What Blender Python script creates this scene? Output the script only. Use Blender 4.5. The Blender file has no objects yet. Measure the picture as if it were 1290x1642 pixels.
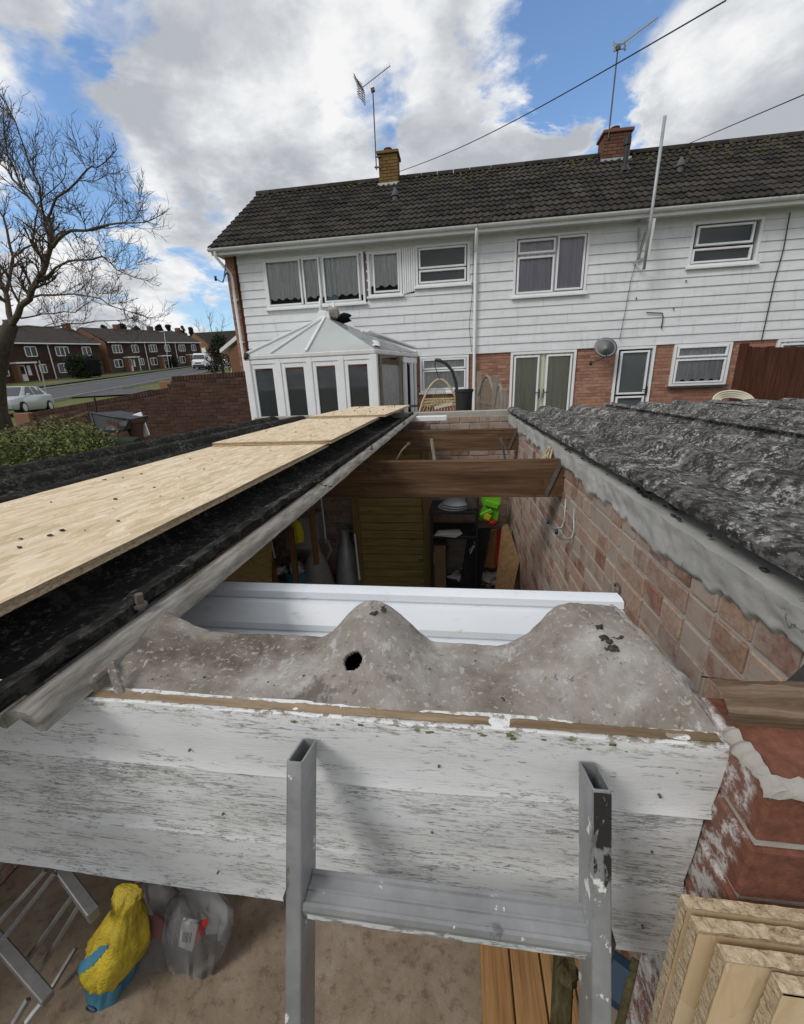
import bpy, bmesh, math, random
from mathutils import Vector, Matrix, noise as mnoise
random.seed(11)
SC = bpy.context.scene
COL = SC.collection
# ------------------------------------------------------------------ camera (calibrated from the vanishing points of the photograph)
CAMZ = 2.4
F, CX, CY = 650.0, 645.0, 821.0
_d = Vector((90, -209, F)).normalized()
_v = Vector((82, 2069, F)); _v = (_v - _d * _v.dot(_d)).normalized()
_x = _v.cross(_d)
cam_d = bpy.data.cameras.new('camera'); cam = bpy.data.objects.new('camera', cam_d); COL.objects.link(cam)
cam_d.sensor_fit = 'HORIZONTAL'; cam_d.sensor_width = 36; cam_d.lens = 36 * F / 1290
cam_d.clip_start = .02; cam_d.clip_end = 3000
cam.matrix_world = Matrix(((_x[0], -_x[1], -_x[2], 0), (_d[0], -_d[1], -_d[2], 0), (-_v[0], _v[1], _v[2], CAMZ), (0, 0, 0, 1)))
SC.camera = cam
# ------------------------------------------------------------------ world: Nishita sky with broken cloud
SUN = Vector((-.55, -.5, .67)).normalized()
EXPOSURE = 0.36
W = bpy.data.worlds.new('World'); SC.world = W; W.use_nodes = True
def ray(px, py):
    a, b = px - CX, py - CY
    return Vector((_x[0]*a+_x[1]*b+_x[2]*F, _d[0]*a+_d[1]*b+_d[2]*F, -(_v[0]*a+_v[1]*b+_v[2]*F)))
def at(px, py, Y=None, X=None, Z=None):
    r = ray(px, py)
    t = Y / r.y if Y is not None else X / r.x if X is not None else (Z - CAMZ) / r.z
    p = r * t; p.z += CAMZ
    return p
class NT:
    "small wrapper for building node trees"
    def __init__(s, tree):
        s.t = tree; s.n = tree.nodes; s.l = tree.links
    def node(s, typ, **kw):
        n = s.n.new(typ)
        for k, v in kw.items(): setattr(n, k, v)
        return n
    def put(s, sock, v):
        if isinstance(v, bpy.types.NodeSocket): s.l.new(v, sock)
        elif v is not None:
            if hasattr(sock.default_value, '__len__') and not hasattr(v, '__len__'): v = (v,)*len(sock.default_value)
            if hasattr(sock.default_value, '__len__') and len(sock.default_value) == 4 and len(v) == 3: v = (*v, 1)
            sock.default_value = v
    def coord(s, k='Object'): return s.node('ShaderNodeTexCoord').outputs[k]
    def map(s, v, scale=(1, 1, 1), rot=(0, 0, 0), loc=(0, 0, 0)):
        n = s.node('ShaderNodeMapping'); s.put(n.inputs['Vector'], v)
        n.inputs['Scale'].default_value = scale; n.inputs['Rotation'].default_value = rot
        s.put(n.inputs['Location'], loc); return n.outputs[0]
    def noise(s, v, scale=5, detail=4, rough=.6, dist=0, out='Fac'):
        n = s.node('ShaderNodeTexNoise'); s.put(n.inputs['Vector'], v); n.inputs['Scale'].default_value = scale
        n.inputs['Detail'].default_value = detail; n.inputs['Roughness'].default_value = rough; n.inputs['Distortion'].default_value = dist
        return n.outputs[out]
    def voro(s, v, scale=5, feature='F1', out='Distance', rand=1.0):
        n = s.node('ShaderNodeTexVoronoi', feature=feature); s.put(n.inputs['Vector'], v); n.inputs['Scale'].default_value = scale
        n.inputs['Randomness'].default_value = rand
        return n.outputs[out]
    def ramp(s, f, stops, interp='LINEAR'):
        n = s.node('ShaderNodeValToRGB'); s.put(n.inputs[0], f); cr = n.color_ramp; cr.interpolation = interp
        while len(cr.elements) < len(stops): cr.elements.new(.5)
        for e, (p, c) in zip(cr.elements, stops):
            e.position = p; e.color = (c, c, c, 1) if not hasattr(c, '__len__') else (*c[:3], 1)
        return n.outputs[0]
    def mix(s, f, a, b, blend='MIX'):
        n = s.node('ShaderNodeMix', data_type='RGBA', blend_type=blend)
        s.put(n.inputs[0], f); s.put(n.inputs[6], a); s.put(n.inputs[7], b); return n.outputs[2]
    def math(s, op, a, b=None, c=None, clamp=False):
        n = s.node('ShaderNodeMath', operation=op, use_clamp=clamp); s.put(n.inputs[0], a)
        if b is not None: s.put(n.inputs[1], b)
        if c is not None: s.put(n.inputs[2], c)
        return n.outputs[0]
    def vmath(s, op, a, b=None, out=0):
        n = s.node('ShaderNodeVectorMath', operation=op); s.put(n.inputs[0], a)
        if b is not None: s.put(n.inputs[1], b)
        return n.outputs[out]
    def rnd(s):
        a = s.node('ShaderNodeObjectInfo').outputs['Random']; b = s.node('ShaderNodeNewGeometry').outputs['Random Per Island']
        return s.math('FRACT', s.math('ADD', a, b))
    def maprange(s, v, a, b, c=0, d=1, smooth=True):
        n = s.node('ShaderNodeMapRange', interpolation_type='SMOOTHSTEP' if smooth else 'LINEAR')
        s.put(n.inputs[0], v)
        for i, q in enumerate((a, b, c, d)): n.inputs[1+i].default_value = q
        return n.outputs[0]
w = NT(W.node_tree)
for n in list(w.n): w.n.remove(n)
sky = w.node('ShaderNodeTexSky', sky_type='NISHITA', sun_disc=False)
sky.sun_elevation = math.asin(SUN.z); sky.sun_rotation = math.atan2(SUN.x, SUN.y)
sky.air_density = 1.3; sky.dust_density = .3; sky.ozone_density = 2.5
gen = w.coord('Generated')
dirn = w.vmath('NORMALIZE', gen)
sep = w.node('ShaderNodeSeparateXYZ'); w.put(sep.inputs[0], dirn)
zz = w.math('ADD', w.math('MAXIMUM', sep.outputs[2], 0.0), .22)
comb = w.node('ShaderNodeCombineXYZ')
w.put(comb.inputs[0], w.math('DIVIDE', sep.outputs[0], zz)); w.put(comb.inputs[1], w.math('DIVIDE', sep.outputs[1], zz))
pv = comb.outputs[0]
def cloud(off): return w.noise(w.map(pv, loc=off), 2.0, 13, .57, .25)
n1 = cloud((1.3, .4, 0)); n1s = cloud((1.3 + .13, .4 + .10, 0)); n2 = w.noise(w.map(pv, loc=(3.1, 7.7, 0)), 3.2, 9, .6, .4)
wob = w.vmath('MULTIPLY', w.vmath('SUBTRACT', w.noise(pv, 2.6, 7, .62, .3, out='Color'), (.5, .5, .5)), (.42, .42, .42))
dirw = w.vmath('NORMALIZE', w.vmath('ADD', dirn, wob))
dens = w.math('ADD', w.math('MULTIPLY', w.math('SUBTRACT', n1, .5), 1.45), .735)
for (px, py, rad, amt) in [(235, 25, 4.6, -.40), (170, 5, 3.5, -.30), (590, 12, 5, -.26), (590, 190, 2.6, -.26), (390, 268, 4.2, -.42), (980, 120, 4.6, -.42), (945, 180, 3.2, -.3), (825, 90, 3.5, -.22), (860, 60, 4, -.16),
                           (60, 215, 6, -.24), (225, 335, 3.0, -.2), (130, 250, 5, -.30), (350, 430, 3.5, -.32), (300, 500, 4, -.2), (870, 110, 3, -.2), (40, 330, 5, -.2), (1180, 10, 4, -.2),
                           (110, 80, 10, .12), (420, 90, 9, .16), (500, 215, 6, .16), (250, 200, 7, .12), (720, 120, 6, .14), (820, 210, 6, .14), (1150, 120, 9, .16), (290, 330, 5, .14), (460, 290, 3.4, .16)]:
    g = ray(px, py).normalized()
    b = w.maprange(w.vmath('DOT_PRODUCT', dirw, tuple(g), out=1), math.cos(math.radians(rad*1.9)), math.cos(math.radians(rad*.1)), 0, amt)
    dens = w.math('ADD', dens, b)
mask = w.maprange(dens, .29, .60)
# puffs: lit where the cloud thins towards the sun, grey where it thickens; thin edges stay white
lit = w.math('MULTIPLY', w.math('SUBTRACT', n1, n1s), 2.6)
shade = w.math('ADD', w.math('ADD', w.math('MULTIPLY', dens, .42), w.math('MULTIPLY', n2, .50)), w.math('MULTIPLY', lit, -.55))
ccol = w.ramp(shade, [(.36, (1.0, 1.0, 1.0)), (.46, (.86, .88, .905)), (.58, (.66, .68, .715)), (.74, (.50, .525, .57))])
ccol = w.mix(1, ccol, (6.3, 6.3, 6.3), 'MULTIPLY')
skyc = w.mix(1, sky.outputs[0], (.90, 1.0, 1.14), 'MULTIPLY')
bg = w.node('ShaderNodeBackground'); w.put(bg.inputs[0], w.mix(mask, skyc, ccol)); bg.inputs[1].default_value = .115
wo = w.node('ShaderNodeOutputWorld'); w.l.new(bg.outputs[0], wo.inputs[0])
sl = bpy.data.lights.new('sun', 'SUN'); so = bpy.data.objects.new('sun', sl); COL.objects.link(so)
sl.energy = 1.3; sl.angle = math.radians(20); sl.color = (1, .965, .92)
so.rotation_euler = SUN.to_track_quat('Z', 'Y').to_euler(); so.location = (-5, -5, 12)
SC.view_settings.view_transform = 'Standard'; SC.view_settings.look = 'None'; SC.view_settings.exposure = EXPOSURE; SC.view_settings.gamma = 1
SC.view_settings.use_curve_mapping = False
SC.cycles.max_bounces = 8; SC.cycles.transparent_max_bounces = 16
# ------------------------------------------------------------------ materials
M = {}
def mat(name, col=(.5, .5, .5), rough=.8, spec=.3, metal=0, fn=None):
    m = bpy.data.materials.new(name); m.use_nodes = True; t = NT(m.node_tree)
    p = next(n for n in t.n if n.type == 'BSDF_PRINCIPLED')
    p.inputs['Roughness'].default_value = rough; p.inputs['Specular IOR Level'].default_value = spec; p.inputs['Metallic'].default_value = metal
    p.inputs['Base Color'].default_value = (*col, 1)
    if fn:
        r = fn(t, p)
        if r is not None: t.put(p.inputs['Base Color'], r)
    M[name] = m; return m
def bump(t, p, h, strength=.5, dist=.01, prev=None):
    b = t.node('ShaderNodeBump'); b.inputs['Strength'].default_value = strength; b.inputs['Distance'].default_value = dist
    t.put(b.inputs['Height'], h)
    if prev is not None: t.l.new(prev, b.inputs['Normal'])
    t.l.new(b.outputs[0], p.inputs['Normal']); return b.outputs[0]
def simple(name, c1, c2, scale=6, rough=.8, spec=.3, bstr=.25, bscale=None, bdist=.004, metal=0, stretch=(1, 1, 1), jitter=0):
    "two-tone mottled material with fine relief"
    def fn(t, p):
        v = t.map(t.coord(), scale=stretch)
        n = t.noise(v, scale, 6, .65)
        c = t.ramp(n, [(.33, c1), (.67, c2)])
        if jitter:
            c = t.mix(1, c, t.ramp(t.rnd(), [(0, 1 - jitter), (1, 1 + jitter*.3)]), 'MULTIPLY')
        if bstr: bump(t, p, t.noise(v, bscale or scale*6, 5, .7), bstr, bdist)
        return c
    return mat(name, c1, rough, spec, metal, fn)
def f_brick(cols, white=0., reveal=False, dirt=(.08, .07, .06), dirt_amt=.5, wcol=(.5, .46, .42)):
    def fn(t, p):
        v = t.coord(); r = t.rnd()
        vv = t.map(v, loc=t.node('ShaderNodeObjectInfo').outputs['Location'])
        c = t.ramp(r, [(i/(len(cols)-1), q) for i, q in enumerate(cols)])
        n = t.noise(vv, 22, 6, .7); c = t.mix(t.maprange(n, .45, .75, 0, dirt_amt), c, dirt)
        c = t.mix(1, c, t.ramp(t.noise(vv, 90, 3, .7), [(.3, .72), (.7, 1.2)]), 'MULTIPLY')
        if reveal:
            ps = t.node('ShaderNodeSeparateXYZ'); t.put(ps.inputs[0], t.node('ShaderNodeNewGeometry').outputs['Position'])
            pn = t.noise(t.node('ShaderNodeNewGeometry').outputs['Position'], 42, 6, .72)
            k = t.math('MULTIPLY', t.maprange(ps.outputs[0], .2735, .2795, 1, 0), t.maprange(t.math('ADD', ps.outputs[1], t.math('MULTIPLY', pn, .055)), .338, .352, 0, 1))
            k = t.math('MULTIPLY', k, t.maprange(t.math('ADD', t.noise(vv, 60, 5, .75), t.math('MULTIPLY', t.math('SUBTRACT', t.noise(vv, 12, 3), .5), .5)), .43, .60, .05, .8))
            c = t.mix(k, c, (.62, .62, .61))
        if white:
            k = t.maprange(t.math('ADD', t.noise(vv, 9, 5, .7), t.math('MULTIPLY', t.math('SUBTRACT', t.math('FRACT', t.math('MULTIPLY', r, 7.3)), .5), .22)), .5 - white*.25, .62, 0, .8)
            c = t.mix(k, c, wcol)
        bump(t, p, t.noise(vv, 140, 5, .75), .5, .003)
        return c
    return fn
mat('brick_shed', rough=.95, spec=.1, fn=f_brick([(.27, .13, .095), (.40, .28, .21), (.20, .095, .075), (.43, .32, .25), (.33, .19, .14), (.16, .075, .06), (.41, .28, .20), (.30, .165, .12), (.38, .27, .21)], white=.55, dirt_amt=.35, wcol=(.37, .325, .28)))
mat('brick_pier', rough=.95, spec=.1, fn=f_brick([(.19, .078, .05), (.225, .095, .06), (.16, .068, .046)], white=.0, reveal=True, dirt=(.05, .03, .022), dirt_amt=.55, wcol=(.36, .30, .27)))
mat('brick_house', rough=.95, spec=.1, fn=f_brick([(.34, .165, .105), (.40, .21, .14), (.27, .125, .09), (.42, .25, .17), (.31, .155, .105)], dirt_amt=.35))
mat('brick_gable', rough=.95, spec=.1, fn=f_brick([(.22, .115, .072), (.26, .14, .09), (.19, .10, .065)], dirt_amt=.3))
mat('brick_dark', rough=.95, spec=.1, fn=f_brick([(.070, .038, .030), (.095, .05, .037), (.055, .033, .028), (.11, .06, .045)], dirt=(.035, .03, .026), dirt_amt=.6))
mat('brick_lichen', rough=.95, spec=.1, fn=f_brick([(.17, .105, .045), (.21, .135, .05), (.14, .08, .045)], dirt=(.24, .18, .05), dirt_amt=.7))
mat('brick_chimney', rough=.95, spec=.1, fn=f_brick([(.17, .085, .058), (.21, .105, .07), (.12, .062, .048)], dirt_amt=.6))
simple('mortar', (.42, .40, .36), (.31, .29, .26), 14, .95, .1, .5, 90, .004)
simple('mortar_house', (.34, .30, .26), (.28, .24, .20), 10, .95, .1)
simple('mortar_dark', (.06, .048, .04), (.085, .07, .058), 10, .95, .1)
def f_haunch(t, p):
    v = t.coord(); n = t.noise(v, 5, 6, .6)
    c = t.ramp(n, [(.3, (.33, .335, .32)), (.5, (.43, .43, .41)), (.7, (.52, .515, .49))])
    cr = t.voro(t.vmath('ADD', t.map(v, scale=(1, 1.5, 4)), t.vmath('MULTIPLY', t.noise(v, 5, 5, .65, out='Color'), (.9, .9, .9))), 1.0, 'DISTANCE_TO_EDGE'); cr = t.math('ADD', cr, t.maprange(t.noise(t.map(v, loc=(4, 4, 4)), 2.6, 3), .40, .56, 0, .06))
    k = t.maprange(t.math('ADD', cr, t.math('MULTIPLY', t.noise(v, 20, 4, .7), .02)), .008, .022, 1, 0)
    c = t.mix(t.math('MULTIPLY', k, .75), c, (.07, .065, .06))
    b = bump(t, p, t.noise(v, 40, 6, .7), .35, .006)
    bump(t, p, k, -.6, .004, b)
    return c
mat('haunch', rough=.95, spec=.1, fn=f_haunch)
def f_cement(t, p):
    v = t.coord(); a = t.noise(v, 7, 8, .65, .3); b_ = t.noise(t.map(v, loc=(5, 2, 1)), 26, 6, .7)
    c = t.ramp(a, [(.36, (.115, .097, .080)), (.46, (.205, .180, .153)), (.56, (.285, .262, .236)), (.70, (.44, .43, .41))])
    c = t.mix(t.maprange(b_, .5, .72, 0, .55), c, (.20, .165, .125))
    c = t.mix(t.maprange(t.noise(v, 120, 3, .7), .57, .66, 0, .6), c, (.45, .43, .40)); c = t.mix(t.maprange(t.noise(t.map(v, loc=(6, 1, 3)), 85, 4, .75), .60, .68, 0, .65), c, (.085, .072, .060)); c = t.mix(t.maprange(t.noise(t.map(v, loc=(1, 1, 7), scale=(1, .35, 1)), 48, 5, .75), .60, .66, 0, .5), c, (.52, .51, .49))
    st = t.maprange(t.noise(t.map(v, loc=(2, 9, 4)), 11, 6, .72), .57, .66, 0, .8)
    c = t.mix(st, c, (.10, .085, .072))
    bb = bump(t, p, t.noise(v, 220, 5, .75), .45, .0025)
    bump(t, p, a, .4, .012, bb)
    return c
mat('cement', rough=.92, spec=.15, fn=f_cement)
def f_lichen(base, mid, hi, amt, sc=1.0, hi_lo=.57, mid_lo=.47):
    def fn(t, p):
        v = t.coord(); v2 = t.map(v, scale=(1, .75, 1), loc=(4, 2, 0))
        a = t.noise(v2, 34*sc, 9, .76, .15); b_ = t.noise(t.map(v, loc=(1, 7, 3)), 5*sc, 4, .6)
        c = t.mix(t.maprange(t.math('ADD', a, t.math('MULTIPLY', t.math('SUBTRACT', b_, .5), .45)), mid_lo, mid_lo+.16, 0, 1), base, mid)
        d = t.noise(t.map(v, scale=(1, .7, 1), loc=(9, 1, 5)), 64*sc, 7, .76, .2)
        e = t.math('ADD', d, t.math('MULTIPLY', t.math('SUBTRACT', t.noise(t.map(v, loc=(6, 6, 2)), 8*sc, 3, .6), .5), .5))
        c = t.mix(t.maprange(e, hi_lo, hi_lo+.09, 0, amt), c, hi)
        sp = t.noise(t.map(v, loc=(3, 3, 8)), 15*sc, 6, .74, .25)
        c = t.mix(t.maprange(sp, .685, .72, 0, .85*amt), c, (.62, .62, .58))
        bb = bump(t, p, t.math('ADD', a, t.math('MULTIPLY', e, .6)), .9, .016)
        bump(t, p, t.noise(v, 180, 4, .75), .5, .004, bb)
        return c
    return fn
mat('roof_lichen', rough=1, spec=.05, fn=f_lichen((.052, .050, .047), (.20, .196, .186), (.58, .575, .55), .9, 1.25, .545, .44))
mat('roof_moss', rough=1, spec=.05, fn=f_lichen((.026, .025, .0235), (.085, .081, .075), (.27, .26, .24), .6, 1.3, .58, .48))
simple('sheet_edge', (.14, .128, .113), (.37, .35, .315), 40, .95, .1, .9, 70, .004, stretch=(1.6, .24, 1.6))
simple('vent_grey', (.075, .082, .082), (.11, .118, .116), 8, .7, .3, .1)
simple('paint_rough', (.30, .25, .22), (.66, .66, .66), 26, .9, .1, .7, 60, .004)
mat('sheet_under', (.15, .14, .13), .95, .1)
def f_paint(worn, seed):
    def fn(t, p):
        v = t.map(t.coord(), loc=(seed*3.1, 0, seed*1.7))
        big = t.noise(t.map(v, scale=(1, 1, 3)), 2.3, 5, .65); pat = t.noise(t.map(v, scale=(1, 1, 2.4), loc=(3, 0, 9)), 6, 7, .72)
        c = t.ramp(big, [(.32, (.60, .605, .60)), (.6, (.72, .725, .73)), (.8, (.64, .64, .63))])
        # worn patches: grey bare wood shows between the ridges of the grain
        g = t.noise(t.map(v, scale=(1, 1, 7), loc=(0, 0, 3)), 24, 9, .78, .3)
        gm = t.maprange(t.math('ADD', g, t.math('MULTIPLY', pat, .9)), 1.0 - .08*worn, 1.2 - .06*worn, 0, 1)
        c = t.mix(t.math('MULTIPLY', gm, .14 + .26*worn), c, (.38, .37, .35))
        # hairline cracks along the grain, a few centimetres long
        cks = None
        for sc, sz, wd, lo, off in ((7, 17, .024, .46, 5), (15, 13, .034, .42, 11), (26, 9, .036, .46, 17)):
            k = t.noise(t.map(v, scale=(1, 1, sz), loc=(off, 0, off)), sc, 5, .6, .35)
            ln = t.maprange(t.math('ABSOLUTE', t.math('SUBTRACT', k, .5)), .002, wd, 1, 0)
            m = t.maprange(t.noise(t.map(v, scale=(1, 1, 3.4), loc=(off*2, 0, 4)), 7, 5, .7), lo + .115 - .085*worn, lo + .20 - .085*worn, 0, 1)
            q = t.math('MULTIPLY', ln, m); cks = q if cks is None else t.math('MAXIMUM', cks, q)
        c = t.mix(t.math('MULTIPLY', cks, .80), c, (.10, .092, .082))
        # small flakes gone
        fl = t.noise(t.map(v, scale=(1, 1, 3.2), loc=(7, 0, 2)), 55, 5, .74)
        fk = t.math('MULTIPLY', t.maprange(fl, .60, .63, 0, 1), t.maprange(pat, .50 - .12*worn, .62, .04, 1))
        c = t.mix(t.math('MULTIPLY', fk, .8), c, (.13, .118, .105))
        sp = t.voro(t.map(v, scale=(1, 1, 1.5)), 48); c = t.mix(t.math('MULTIPLY', t.maprange(sp, .05, .10, 1, 0), t.maprange(t.noise(v, 14, 3), .52, .62, 0, .8)), c, (.11, .10, .09))
        if worn < .3:
            sz = t.node('ShaderNodeSeparateXYZ'); t.put(sz.inputs[0], t.coord())
            top = t.maprange(sz.outputs[2], 2.012, 2.046, 0, 1)
            ar = t.maprange(t.noise(t.map(v, loc=(5, 0, 1), scale=(1, 0, 0)), 4.2, 2), .50, .62, 0, 1)
            mz = t.noise(t.map(v, scale=(1, 1, 3), loc=(2, 0, 6)), 38, 7, .74)
            c = t.mix(t.math('MULTIPLY', t.math('MULTIPLY', top, ar), t.maprange(mz, .52, .60, 0, .9)), c, (.15, .16, .075))
            c = t.mix(t.math('MULTIPLY', top, t.maprange(t.noise(t.map(v, scale=(1, 1, 4), loc=(9, 0, 9)), 42, 6, .75), .53, .58, 0, .85)), c, (.20, .155, .105))
        b = bump(t, p, t.noise(t.map(v, scale=(1, 1, 9)), 60, 6, .7), .35, .002)
        bump(t, p, t.math('ADD', t.math('MULTIPLY', cks, 1.2), t.math('ADD', fk, t.math('MULTIPLY', gm, .4))), -.9, .003, b)
        return c
    return fn
for i, wn in enumerate((.15, 1.0, .75)): mat('paint_%s' % ('top', 'middle', 'low')[i], rough=.62, spec=.3, fn=f_paint(wn, i + 1))
def f_osb(dirty=0.):
    def fn(t, p):
        v = t.coord()
        cols = [(.56, .435, .275), (.68, .555, .385), (.75, .64, .475), (.63, .50, .33), (.72, .60, .43), (.53, .40, .25)]
        out = None; hts = None
        for i, (ang, off, sx, sy) in enumerate([(.35, 0, 56, 13), (-.5, 4.2, 48, 14), (1.1, 8.1, 60, 17), (-1.25, 2.7, 52, 14)]):
            vv = t.map(v, scale=(sx, sy, 20), rot=(0, 0, ang), loc=(off, off*1.7, off))
            wv = t.vmath('ADD', vv, t.vmath('MULTIPLY', t.noise(v, 12, 2, .5, out='Color'), (1.2, 1.2, 0)))
            r = t.node('ShaderNodeSeparateColor'); t.put(r.inputs[0], t.voro(wv, 1.0, out='Color'))
            c = t.ramp(r.outputs[0], [(k/5, q) for k, q in enumerate(cols)], 'CONSTANT' if i % 2 else 'LINEAR')
            gr = t.noise(t.map(vv, scale=(2.6, .35, 1)), 3, 4, .6)
            c = t.mix(1, c, t.ramp(gr, [(.3, .86), (.7, 1.1)]), 'MULTIPLY')
            if out is None: out, hts = c, r.outputs[1]
            else:
                k = t.maprange(r.outputs[2], .56, .60, 0, 1)
                out = t.mix(k, out, c); hts = t.mix(k, hts, r.outputs[1])
        st = t.noise(v, 2.2, 5, .6); out = t.mix(t.maprange(st, .52, .75, 0, .35), out, (.38, .27, .15))
        dk = t.noise(t.map(v, loc=(3, 1, 0)), 60, 4, .7); out = t.mix(t.maprange(dk, .69, .74, 0, .6), out, (.12, .08, .05))
        bump(t, p, hts, .35, .0025)
        return out
    return fn
mat('osb', rough=.75, spec=.25, fn=f_osb())
def f_osbedge(t, p):
    v = t.coord(); n = t.noise(t.map(v, scale=(1, 1, 2.2)), 120, 5, .75, .5); m2 = t.noise(t.map(v, loc=(2, 2, 2)), 90, 4, .7)
    c = t.ramp(n, [(.34, (.22, .14, .08)), (.46, (.45, .34, .22)), (.6, (.60, .49, .34)), (.72, (.70, .60, .44))])
    c = t.mix(t.maprange(m2, .6, .72, 0, .7), c, (.17, .11, .07))
    bump(t, p, n, .8, .004); return c
mat('osb_edge', rough=.85, spec=.15, fn=f_osbedge)
def f_wood(c1, c2, c3, ax=0, sc=1.0, knots=True, rough_dirt=.3):
    "grain along local axis ax (0 x, 1 y, 2 z)"
    def fn(t, p):
        v = t.coord(); off = t.node('ShaderNodeObjectInfo').outputs['Random']
        cb = t.node('ShaderNodeCombineXYZ')
        for i in range(3): t.put(cb.inputs[i], t.math('MULTIPLY', off, 13.7 + i*5))
        vo = t.vmath('ADD', v, cb.outputs[0])
        s = [11*sc]*3; s[ax] = .8*sc
        g = t.noise(t.map(vo, scale=s), 2.4, 6, .62, .7)
        s2 = [70*sc]*3; s2[ax] = 2.2*sc
        g2 = t.noise(t.map(vo, scale=s2), 2, 3, .6)
        c = t.ramp(g, [(.32, c1), (.52, c2), (.7, c3)])
        c = t.mix(1, c, t.ramp(g2, [(.3, .72), (.62, 1.1)]), 'MULTIPLY')
        if knots:
            s3 = [9*sc]*3; s3[ax] = 3.2*sc
            kn = t.voro(t.map(vo, scale=s3), .55)
            c = t.mix(t.maprange(kn, .05, .13, .75, 0), c, tuple(q*.35 for q in c1))
        d = t.noise(vo, 6, 6, .7); c = t.mix(t.maprange(d, .55, .75, 0, rough_dirt), c, tuple(q*.3 for q in c1))
        bump(t, p, g2, .3, .002)
        return c
    return fn
mat('joist', rough=.9, spec=.1, fn=f_wood((.075, .043, .025), (.125, .075, .043), (.18, .115, .07), 0, .8, False, .7))
mat('deck', rough=.65, spec=.3, fn=f_wood((.33, .165, .06), (.41, .225, .09), (.46, .275, .125), 1, 1.0, True, .12))
mat('gate_wood', rough=.8, spec=.15, fn=f_wood((.20, .145, .05), (.27, .20, .08), (.31, .24, .11), 0, 1.0, True, .2))
mat('gate_frame', rough=.8, spec=.15, fn=f_wood((.16, .105, .04), (.21, .145, .06), (.24, .17, .08), 2, 1.0, True, .2))
mat('stud', rough=.85, spec=.1, fn=f_wood((.14, .075, .03), (.19, .105, .045), (.22, .13, .06), 2, 1.0, False, .3))
mat('plank_brown', rough=.85, spec=.1, fn=f_wood((.20, .115, .05), (.27, .165, .08), (.31, .20, .10), 2, .8, False, .35))
mat('weathered', rough=.95, spec=.05, fn=f_wood((.19, .17, .14), (.25, .225, .19), (.31, .28, .24), 2, 1.0, False, .3))
mat('weathered_x', rough=.95, spec=.05, fn=f_wood((.085, .058, .040), (.15, .105, .072), (.24, .18, .13), 0, 2.0, False, .9))
mat('bare_wood', rough=.9, spec=.1, fn=f_wood((.10, .07, .042), (.20, .14, .085), (.36, .28, .19), 0, 1.0, False, .5))
mat('mossy_wood', rough=.9, spec=.1, fn=f_wood((.075, .065, .03), (.11, .095, .045), (.15, .13, .07), 2, 1.0, False, .5))
mat('fence_brown', rough=.9, spec=.1, fn=f_wood((.055, .022, .014), (.075, .030, .019), (.10, .045, .03), 2, .7, False, .2))
def f_alu(t, p):
    v = t.coord(); n = t.noise(v, 9, 6, .65)
    c = t.ramp(n, [(.3, (.28, .285, .29)), (.6, (.41, .415, .42)), (.8, (.56, .56, .56))])
    d = t.noise(t.map(v, scale=(1, 1, .35), loc=(2, 0, 3)), 22, 6, .72); c = t.mix(t.maprange(d, .62, .68, 0, .55), c, (.10, .09, .08))
    w_ = t.noise(t.map(v, loc=(5, 5, 5)), 34, 4, .6); wk = t.maprange(w_, .635, .66, 0, .9); c = t.mix(wk, c, (.66, .66, .64))
    t.put(p.inputs['Roughness'], t.ramp(t.noise(v, 30, 5, .7), [(.3, .34), (.7, .62)])); t.put(p.inputs['Metallic'], t.math('SUBTRACT', .72, t.math('MULTIPLY', wk, .7), clamp=True))
    bump(t, p, t.noise(t.map(v, scale=(20, 20, 1)), 14, 3, .6), .06, .001)
    return c
mat('aluminium', rough=.45, spec=.5, metal=.8, fn=f_alu)
def mk_tar():
    m = bpy.data.materials.new('tar'); m.use_nodes = True; t = NT(m.node_tree); p = next(n for n in t.n if n.type == 'BSDF_PRINCIPLED'); o = next(n for n in t.n if n.type == 'OUTPUT_MATERIAL')
    p.inputs['Base Color'].default_value = (.014, .012, .011, 1); p.inputs['Roughness'].default_value = .55
    v = t.coord(); sz = t.node('ShaderNodeSeparateXYZ'); t.put(sz.inputs[0], v)
    d = t.math('ADD', t.noise(t.map(v, scale=(1, 1, .45)), 60, 7, .74, .9), t.maprange(sz.outputs[2], 1.90, 2.0, -.10, .10))
    tr = t.node('ShaderNodeBsdfTransparent'); mx = t.node('ShaderNodeMixShader'); t.put(mx.inputs[0], t.maprange(d, .50, .55)); t.l.new(tr.outputs[0], mx.inputs[1]); t.l.new(p.outputs[0], mx.inputs[2]); t.l.new(mx.outputs[0], o.inputs[0])
    M['tar'] = m
mk_tar()
def mk_splash():
    m = bpy.data.materials.new('splash'); m.use_nodes = True; t = NT(m.node_tree); p = next(n for n in t.n if n.type == 'BSDF_PRINCIPLED'); o = next(n for n in t.n if n.type == 'OUTPUT_MATERIAL')
    v = t.coord(); p.inputs['Roughness'].default_value = .6
    t.put(p.inputs['Base Color'], t.ramp(t.noise(t.map(v, scale=(1, 0, 0)), 7, 2), [(.40, (.46, .56, .50)), (.5, (.66, .67, .66))]))
    d = t.math('ADD', t.noise(t.map(v, scale=(.35, 1, 1)), 75, 6, .7, .4), t.math('MULTIPLY', t.math('SUBTRACT', t.noise(v, 9, 3), .5), .35))
    tr = t.node('ShaderNodeBsdfTransparent'); mx = t.node('ShaderNodeMixShader'); t.put(mx.inputs[0], t.maprange(d, .40, .52, .05, .85)); t.l.new(tr.outputs[0], mx.inputs[1]); t.l.new(p.outputs[0], mx.inputs[2]); t.l.new(mx.outputs[0], o.inputs[0])
    M['splash'] = m
mk_splash()
simple('steel', (.22, .22, .22), (.32, .31, .30), 20, .5, .5, .1, metal=.7)
simple('galv', (.30, .31, .32), (.40, .41, .42), 8, .5, .4, .05, metal=.4)
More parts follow.
